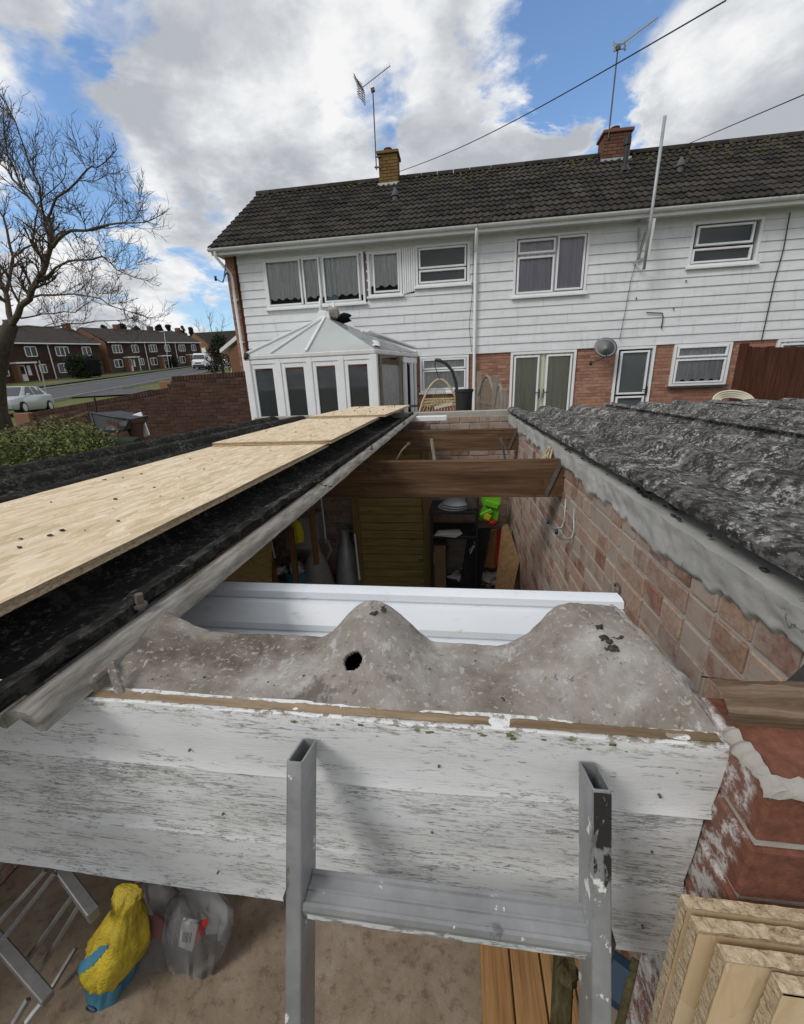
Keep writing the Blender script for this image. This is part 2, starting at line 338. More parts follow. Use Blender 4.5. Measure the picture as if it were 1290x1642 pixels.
simple('rust_steel', (.10, .085, .075), (.18, .155, .14), 18, .75, .3, .3, metal=.3)
def f_white(t, p):
    v = t.coord(); c = t.ramp(t.noise(t.map(v, scale=(1, 1, 3)), 2.5, 6, .6), [(.35, (.70, .73, .77)), (.7, (.80, .82, .85))])
    d = t.noise(t.map(v, scale=(1, 3, 3), loc=(3, 3, 3)), 14, 6, .72); return t.mix(t.maprange(d, .58, .70, 0, .45), c, (.42, .41, .38))
mat('white_metal', rough=.42, spec=.4, fn=f_white)
simple('upvc', (.72, .73, .74), (.80, .81, .82), 3, .4, .4, 0)
simple('upvc_old', (.58, .585, .57), (.70, .70, .69), 3, .5, .3, 0)
def f_clad(t, p):
    v = t.coord(); c = t.ramp(t.noise(t.map(v, scale=(.4, 1, 2)), 3, 5, .6), [(.35, (.64, .655, .67)), (.65, (.735, .75, .765))])
    d = t.noise(t.map(v, scale=(3, 1, .7), loc=(4, 0, 0)), 2.2, 7, .7); c = t.mix(t.maprange(d, .50, .72, 0, .42), c, (.40, .41, .39))
    c = t.mix(t.maprange(t.noise(t.map(v, scale=(7, 1, 1)), 6, 5, .7), .62, .72, 0, .3), c, (.33, .33, .31))
    return c
mat('cladding', rough=.65, spec=.25, fn=f_clad)
def f_tile(t, p):
    r = t.rnd(); v = t.node('ShaderNodeNewGeometry').outputs['Position']
    c = t.ramp(r, [(0, (.024, .022, .022)), (.5, (.040, .036, .034)), (1, (.058, .052, .048))])
    n = t.noise(v, 9, 6, .7); c = t.mix(t.maprange(n, .5, .68, 0, .55), c, (.032, .034, .022))
    s = t.noise(t.map(v, loc=(4, 4, 1)), 26, 5, .7); c = t.mix(t.maprange(s, .60, .70, 0, .5), c, (.20, .19, .175))
    k = t.noise(t.map(v, loc=(1, 8, 1)), 2.3, 4, .6); m2 = t.noise(t.map(v, loc=(7, 8, 1)), 17, 5, .7)
    c = t.mix(t.math('MULTIPLY', t.maprange(k, .5, .65, .1, .8), t.maprange(m2, .5, .6)), c, (.10, .085, .045))
    bump(t, p, t.noise(v, 70, 5, .7), .5, .006); return c
mat('roof_tile', rough=.95, spec=.12, fn=f_tile)
simple('tile_far', (.045, .04, .04), (.075, .065, .06), 3, .95, .1)
simple('moss', (.075, .075, .025), (.13, .12, .05), 30, 1, .05, .6, 90, .01)
simple('moss_green', (.10, .13, .03), (.18, .20, .07), 60, 1, .05, .6, 200, .004)
simple('debris', (.03, .026, .022), (.09, .08, .07), 80, 1, .05, .5, 300, .003)
def f_glass(tint, transp=.75, rough=.03):
    def mk(name):
        m = bpy.data.materials.new(name); m.use_nodes = True; t = NT(m.node_tree)
        p = next(n for n in t.n if n.type == 'BSDF_PRINCIPLED'); o = next(n for n in t.n if n.type == 'OUTPUT_MATERIAL')
        p.inputs['Base Color'].default_value = (*tint, 1); p.inputs['Roughness'].default_value = rough; p.inputs['Specular IOR Level'].default_value = .6
        tr = t.node('ShaderNodeBsdfTransparent'); mx = t.node('ShaderNodeMixShader')
        fr = t.node('ShaderNodeFresnel'); fr.inputs[0].default_value = 1.5
        t.put(mx.inputs[0], t.math('SUBTRACT', transp, fr.outputs[0], clamp=True))
        t.l.new(p.outputs[0], mx.inputs[1]); t.l.new(tr.outputs[0], mx.inputs[2]); t.l.new(mx.outputs[0], o.inputs[0])
        M[name] = m
    return mk
f_glass((.02, .025, .03), 1.0)('glass')
f_glass((.10, .115, .12), .25, .25)('glass_frosted')
f_glass((.70, .73, .73), .84, .12)('glass_roof')
f_glass((.04, .05, .055), .35)('glass_dark')
f_glass((.50, .50, .50), .92, .10)('polythene')
f_glass((.60, .63, .63), .95, .12)('glass_clear')
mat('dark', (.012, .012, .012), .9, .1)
mat('black_plastic', (.018, .019, .021), .45, .4)
simple('black_bag', (.010, .011, .014), (.022, .023, .028), 9, .6, .3, .3, 20, .02)
mat('rubber', (.02, .02, .02), .8, .2)
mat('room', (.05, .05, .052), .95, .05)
def f_lace(t, p):
    v = t.coord()
    n = t.voro(t.map(v, scale=(1, 1, 1)), 26); c = t.ramp(n, [(.10, (.55, .58, .59)), (.32, (.82, .85, .85))])
    return t.mix(1, c, t.ramp(t.noise(t.map(v, scale=(14, 1, .6)), 2.5, 3, .5), [(.35, .75), (.65, 1.1)]), 'MULTIPLY')
mat('lace', rough=.9, spec=.1, fn=f_lace)
simple('curtain_lilac', (.50, .47, .56), (.70, .67, .76), 3, .9, .1, 0, stretch=(9, 1, .3))
simple('curtain_sage', (.48, .50, .38), (.62, .64, .50), 3, .9, .1, 0, stretch=(9, 1, .3))
simple('curtain_teal', (.15, .30, .36), (.30, .46, .52), 3, .9, .1, 0, stretch=(9, 1, .3))
simple('bark', (.055, .046, .037), (.105, .09, .072), 12, .95, .1, .8, 40, .02, stretch=(1, 1, .3))
simple('twig', (.075, .058, .045), (.115, .092, .072), 10, .9, .1, 0)
simple('leaf', (.06, .09, .016), (.17, .20, .045), 5, .55, .3, 0, jitter=.35)
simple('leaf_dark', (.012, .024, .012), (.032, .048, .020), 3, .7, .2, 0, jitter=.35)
simple('leaf_conifer', (.020, .028, .018), (.045, .05, .028), 2, .8, .1, 0, jitter=.3)
def f_ground(t, p):
    v = t.coord(); a = t.noise(v, .35, 6, .65); b_ = t.noise(v, 3.5, 6, .7)
    c = t.ramp(t.math('ADD', t.math('MULTIPLY', a, .55), t.math('MULTIPLY', b_, .45)), [(.36, (.085, .105, .035)), (.5, (.115, .13, .05)), (.62, (.16, .155, .075))])
    bump(t, p, t.noise(v, 9, 6, .75), .6, .05); return c
mat('grass', rough=1, spec=.05, fn=f_ground)
simple('asphalt', (.075, .077, .082), (.10, .102, .108), 1.2, .9, .2, .3, 60, .01)
simple('kerb', (.24, .235, .22), (.32, .31, .29), 2, .9, .1)
def f_floor(t, p):
    v = t.coord(); a = t.noise(v, 3.2, 8, .7, .4); b_ = t.noise(t.map(v, loc=(3, 1, 0)), 19, 6, .72)
    c = t.ramp(a, [(.32, (.19, .14, .098)), (.5, (.29, .225, .165)), (.68, (.38, .32, .25))])
    c = t.mix(t.maprange(b_, .5, .68, 0, .6), c, (.11, .078, .052))
    c = t.mix(t.maprange(t.noise(v, 95, 3, .7), .66, .72, 0, .8), c, (.42, .37, .30))
    c = t.mix(t.maprange(t.noise(t.map(v, loc=(8, 1, 0)), 70, 3, .7), .68, .72, 0, .85), c, (.035, .03, .026))
    bump(t, p, t.noise(v, 120, 5, .7), .5, .004); return c
mat('floor', rough=.95, spec=.1, fn=f_floor)
simple('concrete', (.26, .245, .22), (.34, .325, .30), 3, .95, .1, .3, 60, .006)
simple('far_upper', (.040, .026, .022), (.062, .040, .033), 2, .95, .1, .4, 6, .03)
simple('white', (.70, .70, .70), (.78, .78, .78), 2, .5, .3, 0)
simple('cream', (.50, .46, .36), (.58, .54, .44), 4, .7, .2, 0)
simple('car_silver', (.50, .52, .54), (.54, .56, .58), 1, .28, .5, 0, metal=.3)
mat('car_white', (.75, .76, .77), .3, .5)
mat('car_dark', (.05, .055, .06), .3, .5)
mat('lamp_glass', (.55, .57, .58), .1, .6)
mat('plate_white', (.7, .7, .68), .4, .3)
simple('yellow', (.36, .26, .02), (.62, .48, .035), 9, .45, .4, .9, 15, .03)
simple('blue', (.04, .15, .24), (.06, .20, .30), 9, .6, .3, .3, 26, .02)
mat('navy', (.02, .05, .09), .5, .3)
mat('red', (.42, .025, .02), .5, .3)
mat('toy_green', (.16, .50, .02), .35, .4)
mat('toy_yellow', (.65, .55, .03), .35, .4)
mat('orange', (.60, .13, .02), .4, .4)
simple('card', (.17, .115, .065), (.22, .15, .09), 5, .9, .1, .1)
simple('paper', (.5, .5, .48), (.62, .62, .6), 6, .8, .2, 0)
simple('jug', (.20, .195, .18), (.28, .27, .25), 5, .6, .3, .1)
simple('wicker', (.42, .33, .18), (.55, .45, .28), 30, .8, .2, .4, 60, .01)
simple('rag', (.24, .225, .20), (.36, .34, .31), 12, .95, .05, .4, 30, .01)
simple('straw', (.36, .29, .19), (.50, .42, .29), 30, .95, .05, .3, 60, .01)
simple('dish', (.20, .21, .215), (.28, .29, .295), 4, .6, .3, .1)
mat('cable', (.03, .03, .03), .7, .2)
simple('slate_sill', (.045, .045, .048), (.065, .065, .068), 6, .7, .2, .1)
def f_osb_front(t, p):
    v = t.coord(); g = t.noise(t.map(v, scale=(1, 1, .12), rot=(0, .15, 0)), 60, 5, .7, .6)
    c = t.ramp(g, [(.32, (.42, .29, .15)), (.5, (.56, .42, .25)), (.7, (.64, .51, .33))])
    r = t.node('ShaderNodeSeparateColor'); t.put(r.inputs[0], t.voro(t.map(v, scale=(30, 1, 9), rot=(0, .5, 0)), 1.0, out='Color'))
    c = t.mix(.55, c, t.ramp(r.outputs[0], [(0, (.40, .27, .14)), (.5, (.58, .43, .25)), (1, (.68, .54, .36))]))
    r2 = t.node('ShaderNodeSeparateColor'); t.put(r2.inputs[0], t.voro(t.map(v, scale=(34, 1, 10), rot=(0, -.7, 0), loc=(3, 0, 2)), 1.0, out='Color'))
    c = t.mix(t.maprange(r2.outputs[2], .6, .64), c, t.ramp(r2.outputs[0], [(0, (.46, .31, .16)), (1, (.66, .52, .34))]))
    bump(t, p, r.outputs[1], .3, .002); return c
mat('osb_front', rough=.75, spec=.25, fn=f_osb_front)
# ------------------------------------------------------------------ mesh helpers
ORG = {}
class MB:
    "collects geometry in world coordinates, then links it as ONE mesh object"
    def __init__(s): s.v, s.f = [], []
    def add(s, vs, fs):
        o = len(s.v); s.v += [tuple(p) for p in vs]; s.f += [tuple(i + o for i in f) for f in fs]; return s
    def box(s, x0, x1, y0, y1, z0, z1, c=0, m=None):
        cx, cy, cz = (x0+x1)/2, (y0+y1)/2, (z0+z1)/2
        return s.obox((cx, cy, cz), (abs(x1-x0), abs(y1-y0), abs(z1-z0)), Matrix.Identity(3) if m is None else m, c)
    def obox(s, cen, size, rot, c=0):
        h = [q/2 for q in size]; cen = Vector(cen)
        c = min(c, min(h)*.45)
        if c <= 0:
            vs = [cen + rot @ Vector((a*h[0], b*h[1], d*h[2])) for a in (-1, 1) for b in (-1, 1) for d in (-1, 1)]
            return s.add(vs, [(0, 1, 3, 2), (4, 6, 7, 5), (0, 4, 5, 1), (2, 3, 7, 6), (0, 2, 6, 4), (1, 5, 7, 3)])
        ix, vs = {}, []
        S = [(a, b, d) for a in (-1, 1) for b in (-1, 1) for d in (-1, 1)]
        for q in S:
            for ax in range(3):
                p = [q[i]*(h[i] - (0 if i == ax else c)) for i in range(3)]
                ix[q, ax] = len(vs); vs.append(cen + rot @ Vector(p))
        fs = []
        for ax in range(3):
            i, j = (ax+1) % 3, (ax+2) % 3
            for sg in (-1, 1):
                loop = []
                for u, w_ in ((-1, -1), (1, -1), (1, 1), (-1, 1)):
                    q = [0]*3; q[ax] = sg; q[i] = u; q[j] = w_; loop.append(ix[tuple(q), ax])
                fs.append(loop if sg > 0 else loop[::-1])
        for ax in range(3):
            i, j = (ax+1) % 3, (ax+2) % 3
            for u in (-1, 1):
                for w_ in (-1, 1):
                    a, b = [0]*3, [0]*3; a[ax], b[ax] = -1, 1; a[i] = b[i] = u; a[j] = b[j] = w_
                    a, b = tuple(a), tuple(b); fs.append((ix[a, i], ix[b, i], ix[b, j], ix[a, j]))
        for q in S: fs.append((ix[q, 0], ix[q, 1], ix[q, 2]))
        return s.add(vs, fs)
    def bar(s, p, q, w_, h, up=(0, 0, 1), c=0, ext=0):
        p, q = Vector(p), Vector(q); d = q - p; L = d.length; d.normalize(); up = Vector(up)
        x = d.cross(up)
        if x.length < 1e-4: x = d.cross(Vector((1, 0, 0)))
        x.normalize(); u = x.cross(d)
        R = Matrix((x, d, u)).transposed()
        return s.obox((p + q)/2, (w_, L + ext, h), R, c)
    def tube(s, pts, r, n=8, caps=True):
        pts = [Vector(p) for p in pts]; m_ = len(pts)
        rs = r if hasattr(r, '__len__') else [r]*m_
        vs, fs = [], []; ref = None
        for i, p in enumerate(pts):
            d = (pts[min(i+1, m_-1)] - pts[max(i-1, 0)]).normalized()
            if ref is None: ref = d.orthogonal().normalized()
            ref = (ref - d*ref.dot(d)); ref = ref.normalized() if ref.length > 1e-5 else d.orthogonal().normalized()
            b = d.cross(ref)
            for k in range(n):
                a = 2*math.pi*k/n; vs.append(p + (ref*math.cos(a) + b*math.sin(a))*rs[i])
        for i in range(m_-1):
            for k in range(n):
                k2 = (k+1) % n; fs.append((i*n+k, i*n+k2, (i+1)*n+k2, (i+1)*n+k))
        if caps: fs += [tuple(range(n))[::-1], tuple((m_-1)*n + k for k in range(n))]
        return s.add(vs, fs)
    def prism(s, poly, off):
        n = len(poly); off = Vector(off); poly = [Vector(p) for p in poly]
        vs = poly + [p + off for p in poly]
        fs = [tuple(range(n)), tuple(range(2*n-1, n-1, -1))] + [(i, i+n, (i+1) % n + n, (i+1) % n) for i in range(n)]
        return s.add(vs, fs)
    def loft(s, secs, caps=True, closed=True):
        n = len(secs[0]); vs = [p for q in secs for p in q]; fs = []
        for i in range(len(secs)-1):
            for k in range(n if closed else n-1):
                k2 = (k+1) % n; fs.append((i*n+k, i*n+k2, (i+1)*n+k2, (i+1)*n+k))
        if caps: fs += [tuple(range(n))[::-1], tuple((len(secs)-1)*n + k for k in range(n))]
        return s.add(vs, fs)
    def grid(s, nu, nv, fn, skip=None):
        vs = [fn(i/(nu-1), j/(nv-1)) for j in range(nv) for i in range(nu)]
        fs = [(j*nu+i, j*nu+i+1, (j+1)*nu+i+1, (j+1)*nu+i) for j in range(nv-1) for i in range(nu-1) if not (skip and skip((i+.5)/(nu-1), (j+.5)/(nv-1)))]
        return s.add(vs, fs)
    def lathe(s, cen, prof, n=16, axis=None):
        cen = Vector(cen); R = Matrix.Identity(3) if axis is None else Vector((0, 0, 1)).rotation_difference(Vector(axis)).to_matrix()
        secs = [[cen + R @ Vector((r*math.cos(2*math.pi*k/n), r*math.sin(2*math.pi*k/n), z)) for k in range(n)] for r, z in prof]
        return s.loft(secs)
    def blob(s, cen, r, jit=.25, sq=(1, 1, 1), seed=None, n=6):
        cen = Vector(cen); so_ = random.random()*50 if seed is None else seed
        secs = []
        for i in range(1, n):
            th = math.pi*i/n; row = []
            for k in range(n+2):
                ph = 2*math.pi*k/(n+2); d = Vector((math.sin(th)*math.cos(ph), math.sin(th)*math.sin(ph), math.cos(th)))
                q = r*(1 + jit*mnoise.noise(d*1.7 + Vector((so_, so_, so_)))*1.6); row.append(cen + Vector((d.x*sq[0], d.y*sq[1], d.z*sq[2]))*q)
            secs.append(row)
        return s.loft(secs)
    def mesh(s, name, org=(0, 0, 0), smooth=False, recalc=True):
        me = bpy.data.meshes.new(name); o = Vector(org)
        me.from_pydata([tuple(Vector(p) - o) for p in s.v], [], s.f)
        if recalc:
            b = bmesh.new(); b.from_mesh(me); bmesh.ops.recalc_face_normals(b, faces=b.faces); b.to_mesh(me); b.free()
        if smooth:
            me.polygons.foreach_set('use_smooth', [True]*len(me.polygons))
            if smooth is not True:
                me.set_sharp_from_angle(angle=math.radians(smooth))
        me.update(); return me
    def build(s, name, mt, parent=None, smooth=False, recalc=True, label=None, kind=None, org=None):
        o_ = Vector(org) if org is not None else (ORG[parent.name] if parent else Vector((0, 0, 0)))
        me = s.mesh(name, o_, smooth, recalc); me.materials.append(M[mt])
        return link(name, me, parent, o_, label, kind)
def link(name, me, parent=None, org=(0, 0, 0), label=None, kind=None):
    o = bpy.data.objects.new(name, me); COL.objects.link(o); ORG[o.name] = Vector(org)
    if parent:
        o.parent = parent; o.location = Vector(org) - ORG[parent.name]
    else: o.location = org
    if label: o['label'] = label
    if kind: o['kind'] = kind
    return o
def tag(o, label, cat, group=None):
    o['label'] = label; o['category'] = cat
    if group: o['group'] = group
    return o
def thing(name, label, cat, loc=(0, 0, 0), group=None):
    o = bpy.data.objects.new(name, None); COL.objects.link(o); o.location = loc; o.empty_display_size = .2
    ORG[o.name] = Vector(loc); return tag(o, label, cat, group)
def copy_tree(o, parent=None):
    c = o.copy(); COL.objects.link(c)
    if parent: c.parent = parent
    for k in ('label', 'group', 'category'):
        pass
    for ch in list(o.children): copy_tree(ch, c)
    return c
def piece(name, me, parent, loc, rot=None, scale=None):
    "a part that shares its mesh with its alike"
    o = bpy.data.objects.new(name, me); COL.objects.link(o); o.parent = parent; o.location = Vector(loc) - ORG[parent.name]
    if rot: o.rotation_euler = rot
    if scale: o.scale = scale
    return o
def one(name, mt, fn, label, cat, group=None, smooth=False):
    "a thing that is a single mesh"
    mb = MB(); fn(mb); zs = [p[2] for p in mb.v]; xs = [p[0] for p in mb.v]; ys = [p[1] for p in mb.v]
    return tag(mb.build(name, mt, None, smooth, org=((min(xs)+max(xs))/2, (min(ys)+max(ys))/2, min(zs))), label, cat, group)
def struct(name, mt, mb, smooth=False):
    return mb.build(name, mt, None, smooth, kind='structure', org=(0, 0, 0))
def rnd(a, b): return random.uniform(a, b)
def nz(x, y=0, z=0, s=1.0): return mnoise.noise(Vector((x*s, y*s, z*s)))
def subtract(a, b, holes):
    iv = [(a, b)]
    for h0, h1 in holes:
        out = []
        for p, q in iv:
            if h1 <= p or h0 >= q: out.append((p, q)); continue
            if h0 > p: out.append((p, h0))
            if h1 < q: out.append((h1, q))
        iv = out
    return [(p, q) for p, q in iv if q - p > .02]
BM = {}
def brick_mesh(mt, L=.215, D=.1025, H=.065, rough=.0):
    k = (mt, L, D, H)
    if k not in BM:
        mb = MB(); mb.box(-L/2, L/2, -D/2, D/2, -H/2, H/2, .0032)
        if rough: mb.v = [tuple(Vector(p) + Vector((nz(*p, 31), nz(*p, 37), nz(*p, 41)))*rough) for p in mb.v]
        me = mb.mesh('brick'); me.materials.append(M[mt]); BM[k] = me
    return BM[k]
def course(x0, x1, r, pitch=.225, flemish=False):
    "brick centres and lengths along one course"
    out = []; x = x0 - (pitch/2 if r % 2 else 0)
    k = 0
    while x < x1:
        L = (.215 if (k*7 + r*5) % 4 == 0 else .1025) if flemish else pitch - .01
        a, b = max(x, x0), min(x + L, x1)
        if b - a > .03: out.append(((a+b)/2, b - a))
        x += L + .01; k += 1
    return out
# ------------------------------------------------------------------ setting: terrain, floor, road
def hgt(x, y):
    if y < 5.02 and x > -2.62: return -.03
    p = -.01*x + .09*min(y, 115) - .52
    if y < 5.02: return .95 + .25*max(0, min(1, (-x - 2.7)/1.5))
    return max(.93, p)
def axis(pts, far): return sorted(set([round(q, 3) for q in pts] + far))
gx = axis([-2.7 + .0, -2.62, -2.55] + [-3 - i for i in range(0, 12)] + [-16 - 3*i for i in range(0, 28)] + [-1.5, 0, 1.5, 3, 5, 8, 12, 20, 40], [-900, -500, -300, -200, -140, 80, 150, 300, 600, 900])
gy = axis([-6, -3, -1, 0, 1, 2, 3, 4, 5.0, 5.04] + [6 + i for i in range(12)] + [18 + 3*i for i in range(34)], [-400, -150, -60, -20, 140, 180, 250, 400, 700, 1200])
mb = MB(); vs = [(x, y, hgt(x, y) + (0 if y < 5 or y < 12 else .05*nz(x, y, 0, .3))) for y in gy for x in gx]; n_ = len(gx)
mb.add(vs, [(j*n_+i, j*n_+i+1, (j+1)*n_+i+1, (j+1)*n_+i) for j in range(len(gy)-1) for i in range(n_-1)])
struct('ground', 'grass', mb)
mb = MB(); mb.box(-2.34, .578, .25, 4.74, -.02, 0); struct('garage_floor', 'floor', mb)
mb = MB(); mb.box(-9, 9, -8, .246, -.02, -.002); struct('driveway', 'concrete', mb)
mb = MB(); mb.box(-5.5, 9, 6.2, 10.98, .90, .955); struct('patio', 'concrete', mb)
# the road runs uphill past the terraces; kerbs and a pavement on the far side
def strip(offs, z, ys):
    vs, fs = [], []
    for y in ys:
        xc = -34.0 - .235*(y - 31.7)
        for o in offs: vs.append((xc + o[0], y, hgt(xc + o[0], y) + z + o[1]))
    k = len(offs)
    for i in range(len(ys)-1):
        for j in range(k-1): fs.append((i*k+j, i*k+j+1, (i+1)*k+j+1, (i+1)*k+j))
    return MB().add(vs, fs)
ys = [-20 + 3*i for i in range(50)]
struct('road', 'asphalt', strip([(-4.3, 0), (0, .06), (4.3, 0)], .10, ys))
for s_ in (-1, 1):
    a, b = (4.3, 4.48) if s_ > 0 else (-4.48, -4.3)
    struct('kerb', 'kerb', strip([(a, -.1), (a, .12), (b, .12), (b, -.1)], .10, ys))
struct('pavement', 'asphalt', strip([(-9.6, 0), (-7.9, 0)], .14, ys))
mb = MB(); q = [(-30.5, 27.5), (-24.5, 29.0), (-25.5, 33.2), (-32.8, 33.5)]
struct('drive_crossing', 'asphalt', MB().add([(x, y, hgt(x, y) + .12) for x, y in q], [(0, 1, 2, 3)]))
# ------------------------------------------------------------------ the garage we look down into
G = thing('garage', 'low brick garage in the foreground with half its roof stripped off', 'garage', (-.9, .4, 0))
# right-hand party wall, inner face at x = .58
XW = .58
wall = MB().box(XW + .0035, XW + .225, .44, 4.97, 0, 2.0).build('party_wall', 'mortar', G)
allb = []
for r in range(26):
    z = .0375 + r*.075
    if z > 1.925: break
    for c, L in course(.44, 4.74, r, flemish=True): allb.append((z, c, L))
allb.sort(key=lambda q: -(q[0]*2 - q[1]*.35 - (0 if q[1] > .55 else 1)))
stuff = MB()
for i, (z, c, L) in enumerate(allb):
    if i < 290:
        me = brick_mesh('brick_shed', .215 if L > .15 else .1025, .1025, .065, .0022)
        piece('brick', me, wall, (XW + .05 + rnd(-.0035, .002), c, z + rnd(-.0015, .0015)), (rnd(-.006, .006), rnd(-.01, .01), math.pi/2 + rnd(-.008, .008)), (L/(.215 if L > .15 else .1025), 1, 1))
    else: stuff.box(XW, XW + .1, c - L/2, c + L/2, z - .0325, z + .0325)
stuff.build('brickwork', 'brick_shed', wall, kind='stuff')
# mortar haunching under the neighbour's sheets: ragged lower edge
def haunch(u, v):
    y = .44 + u*4.3
    lo = 1.915 + .040*nz(y, 1, 0, 2.1) + .030*nz(y, 2, 0, 8) + .016*nz(y, 3, 0, 27) + .007*nz(y, 5, 0, 70); hi = 2.03 + .008*nz(y, 7, 0, 6)
    z = lo + v*(hi - lo)
    thick = .014*min(1, v*6) + .014*v + .007*nz(y, z*2, 0, 6) + .004*nz(y, z, 0, 22) + .002*nz(y, z, 2, 60)
    return (XW - .002 - thick, y, z)
mb = MB(); mb.grid(420, 18, haunch)
mb.grid(300, 2, lambda u, v: (haunch(u, 1)[0] + v*.1, haunch(u, 1)[1], haunch(u, 1)[2]))
mb.grid(300, 2, lambda u, v: (haunch(u, 0)[0] + v*.03, haunch(u, 0)[1], haunch(u, 0)[2] - .0))
mb.build('mortar_haunch', 'haunch', wall, smooth=60, label='grey cement haunching smeared along the top of the brick wall')
# rear wall
rw = MB().box(-2.45, XW + .1, 4.758, 4.95, 0, 2.075).build('rear_wall', 'mortar', G)
stuff = MB()
for r in range(28):
    z = .0375 + r*.075
    if z > 2.06: break
    for c, L in course(-2.45, XW, r):
        if z > 1.3 and c > -1.9: piece('brick', brick_mesh('brick_shed', .215), rw, (c, 4.80 + rnd(-.003, .003), z), (rnd(-.01, .01), 0, rnd(-.008, .008)), (L/.215, 1, 1))
        else: stuff.box(c - L/2, c + L/2, 4.75, 4.85, z - .0325, z + .0325)
stuff.build('brickwork', 'brick_shed', rw, kind='stuff')
lw = MB().box(-2.46, -2.35, .30, 4.75, 0, 1.98).build('left_wall', 'mortar', G)
stuff = MB()
for r in range(26):
    for c, L in course(.30, 4.74, r): stuff.box(-2.352, -2.342, c - L/2, c + L/2, .0375 + r*.075 - .0325, .0375 + r*.075 + .0325)
stuff.build('brickwork', 'brick_shed', lw, kind='stuff')
# front pier on the right
pier = MB().box(.276, .80, .306, .42, 0, 2.04).build('brick_pier', 'mortar', G, label='red brick pier at the right end of the white fascia')
for r in range(27):
    zt = 2.052 - r*.0755
    if zt < .1: break
    for k, (x0, x1) in enumerate(((.27, .485), (.495, .71)) if r % 2 == 0 else ((.27, .3725), (.3825, .5975), (.6075, .80))):
        L = x1 - x0
        piece('brick', brick_mesh('brick_pier', .215 if L > .15 else .1025, .112, .065, .002), pier, ((x0+x1)/2, .357, zt - .0325), (rnd(-.01, .01), rnd(-.008, .008), rnd(-.008, .008)), (L/(.215 if L > .15 else .1025), 1, 1))
def fil(u, v):
    x = .262 + u*.5; a = v*math.pi*.5
    r_ = .0115 + .009*nz(x, 0, 3, 26) + .006*nz(x, 5, 3, 70) + .003*nz(x, v, 3, 160)
    return (x, .309 - r_*math.cos(a)*1.2 + .004*nz(x, 2, 0, 14), 2.048 + r_*math.sin(a)*.95)
MB().grid(90, 6, fil).build('mortar_fillet', 'mortar', pier, smooth=True)
def fil2(u, v):
    y = .296 + u*.070; a = v*math.pi*.5; r_ = .010 + .006*nz(y, 0, 3, 40) + .004*nz(y, 5, 3, 110)
    return (.2785 - r_*math.cos(a)*1.1 + .003*nz(y, 2, 0, 30), y, 2.047 + r_*math.sin(a)*1.1)
MB().grid(50, 6, fil2).build('mortar_fillet', 'mortar', pier, smooth=True)
def coat_unused(u, v):
    z = 1.66 + v*.385; e = .030 + .012*nz(z, 1, 2, 22) + .012*nz(z, 1, 2, 60) + .006*nz(z, 4, 2, 150)
    return (.2685 - .0015*nz(u*5, z*60, 0) + (.0035 if u == 1 else 0), .364 - u*e, z)

mb = MB(); mb.grid(40, 14, lambda u, v: (.275 + u*.36, .372 + v*.052, 2.068 + .012*math.sin(v*3.14) + .006*nz(u*9, v*3, 1) + .003*nz(u*60, v*12, 2)))
mb.grid(40, 4, lambda u, v: (.275 + u*.36, .372, 2.045 + v*(.023 + .006*nz(u*9, 0, 1) + .003*nz(u*60, 0, 2))))
mb.build('bedding_timber', 'weathered_x', pier, smooth=True, label='rough brown timber bedded on top of the brick pier')
MB().add([(.395, .47, 2.02), (.425, .43, 2.02), (.405, .455, 2.075)], [(0, 1, 2)]).prism([(.395, .47, 2.02), (.425, .43, 2.02), (.405, .455, 2.075)], (.002, .002, 0)).build('metal_angle', 'steel', pier)
# fascia: three weatherworn boards
for i, (z0, z1, y0, xe) in enumerate([(1.944, 2.043, .352, .270), (1.812, 1.946, .358, .266), (1.692, 1.814, .360, .270)]):
    mb = MB()
    def fb(u, v, z0=z0, z1=z1, y0=y0, xe=xe):
        x = -2.42 + u*(xe + 2.42)
        return x, v
    nx = 160
    prof = [(0, 0), (.004, .12), (.0, .5), (-.001, .88), (.0005, .985), (.004, 1.0), (.022, 1.0), (.022, 0)]
    secs = []
    for k in range(nx+1):
        x = -2.42 + (xe + 2.42)*k/nx; up = .0022*nz(x, i, 0, 9) + .0015*nz(x, i, 4, 40)
        secs.append([(x, y0 + dy + (.0012*nz(x, f_*3, i, 7) if f_ < .99 else 0), z0 + (z1 - z0)*f_ + (up if f_ > .9 or f_ == 0 else 0)) for dy, f_ in prof])
    mb.loft(secs); mb.build('fascia_board', 'paint_' + ('top', 'middle', 'low')[i], G, smooth=40,
        label=('topmost white fascia board, smooth paint with green moss along its top', 'middle white fascia board with cracked flaking paint', 'lowest white fascia board, weathered grey')[i])
MB().grid(160, 4, lambda u, v: (-.50 + u*.765, .3555 + v*.012, 2.0448 + .0025*nz(u*30, v, 1) + .002*nz(u*120, v, 4))).build('bare_edge', 'bare_wood', G, smooth=True, label='strip of bare split timber along the top of the fascia')
mb = MB()
for x, z in ((-.33, 1.975), (-.02, 1.985), (.215, 1.97), (-.31, 1.86), (-.03, 1.87), (.222, 1.878), (-.34, 1.74), (.23, 1.745), (.02, 1.733)):
    mb.tube([(x, .3508 if z > 1.95 else .3568, z), (x, .36, z)], .0016, 7)
mb.build('nail_heads', 'rust_steel', G, kind='stuff')
mb = MB()
for k in range(40):
    cx_ = random.choice([(-.005, .05), (.085, .035), (-.15, .06), (.13, .05), (.05, .08)]); x = random.gauss(*cx_); hh = abs(random.gauss(0, .006))
    mb.blob((x, .3515 + rnd(-.002, .008), 2.040 - hh), rnd(.0010, .0024), .5, (1.8, .4, .8), n=4)
mb.build('moss_patch', 'moss_green', G, kind='stuff', smooth=True)
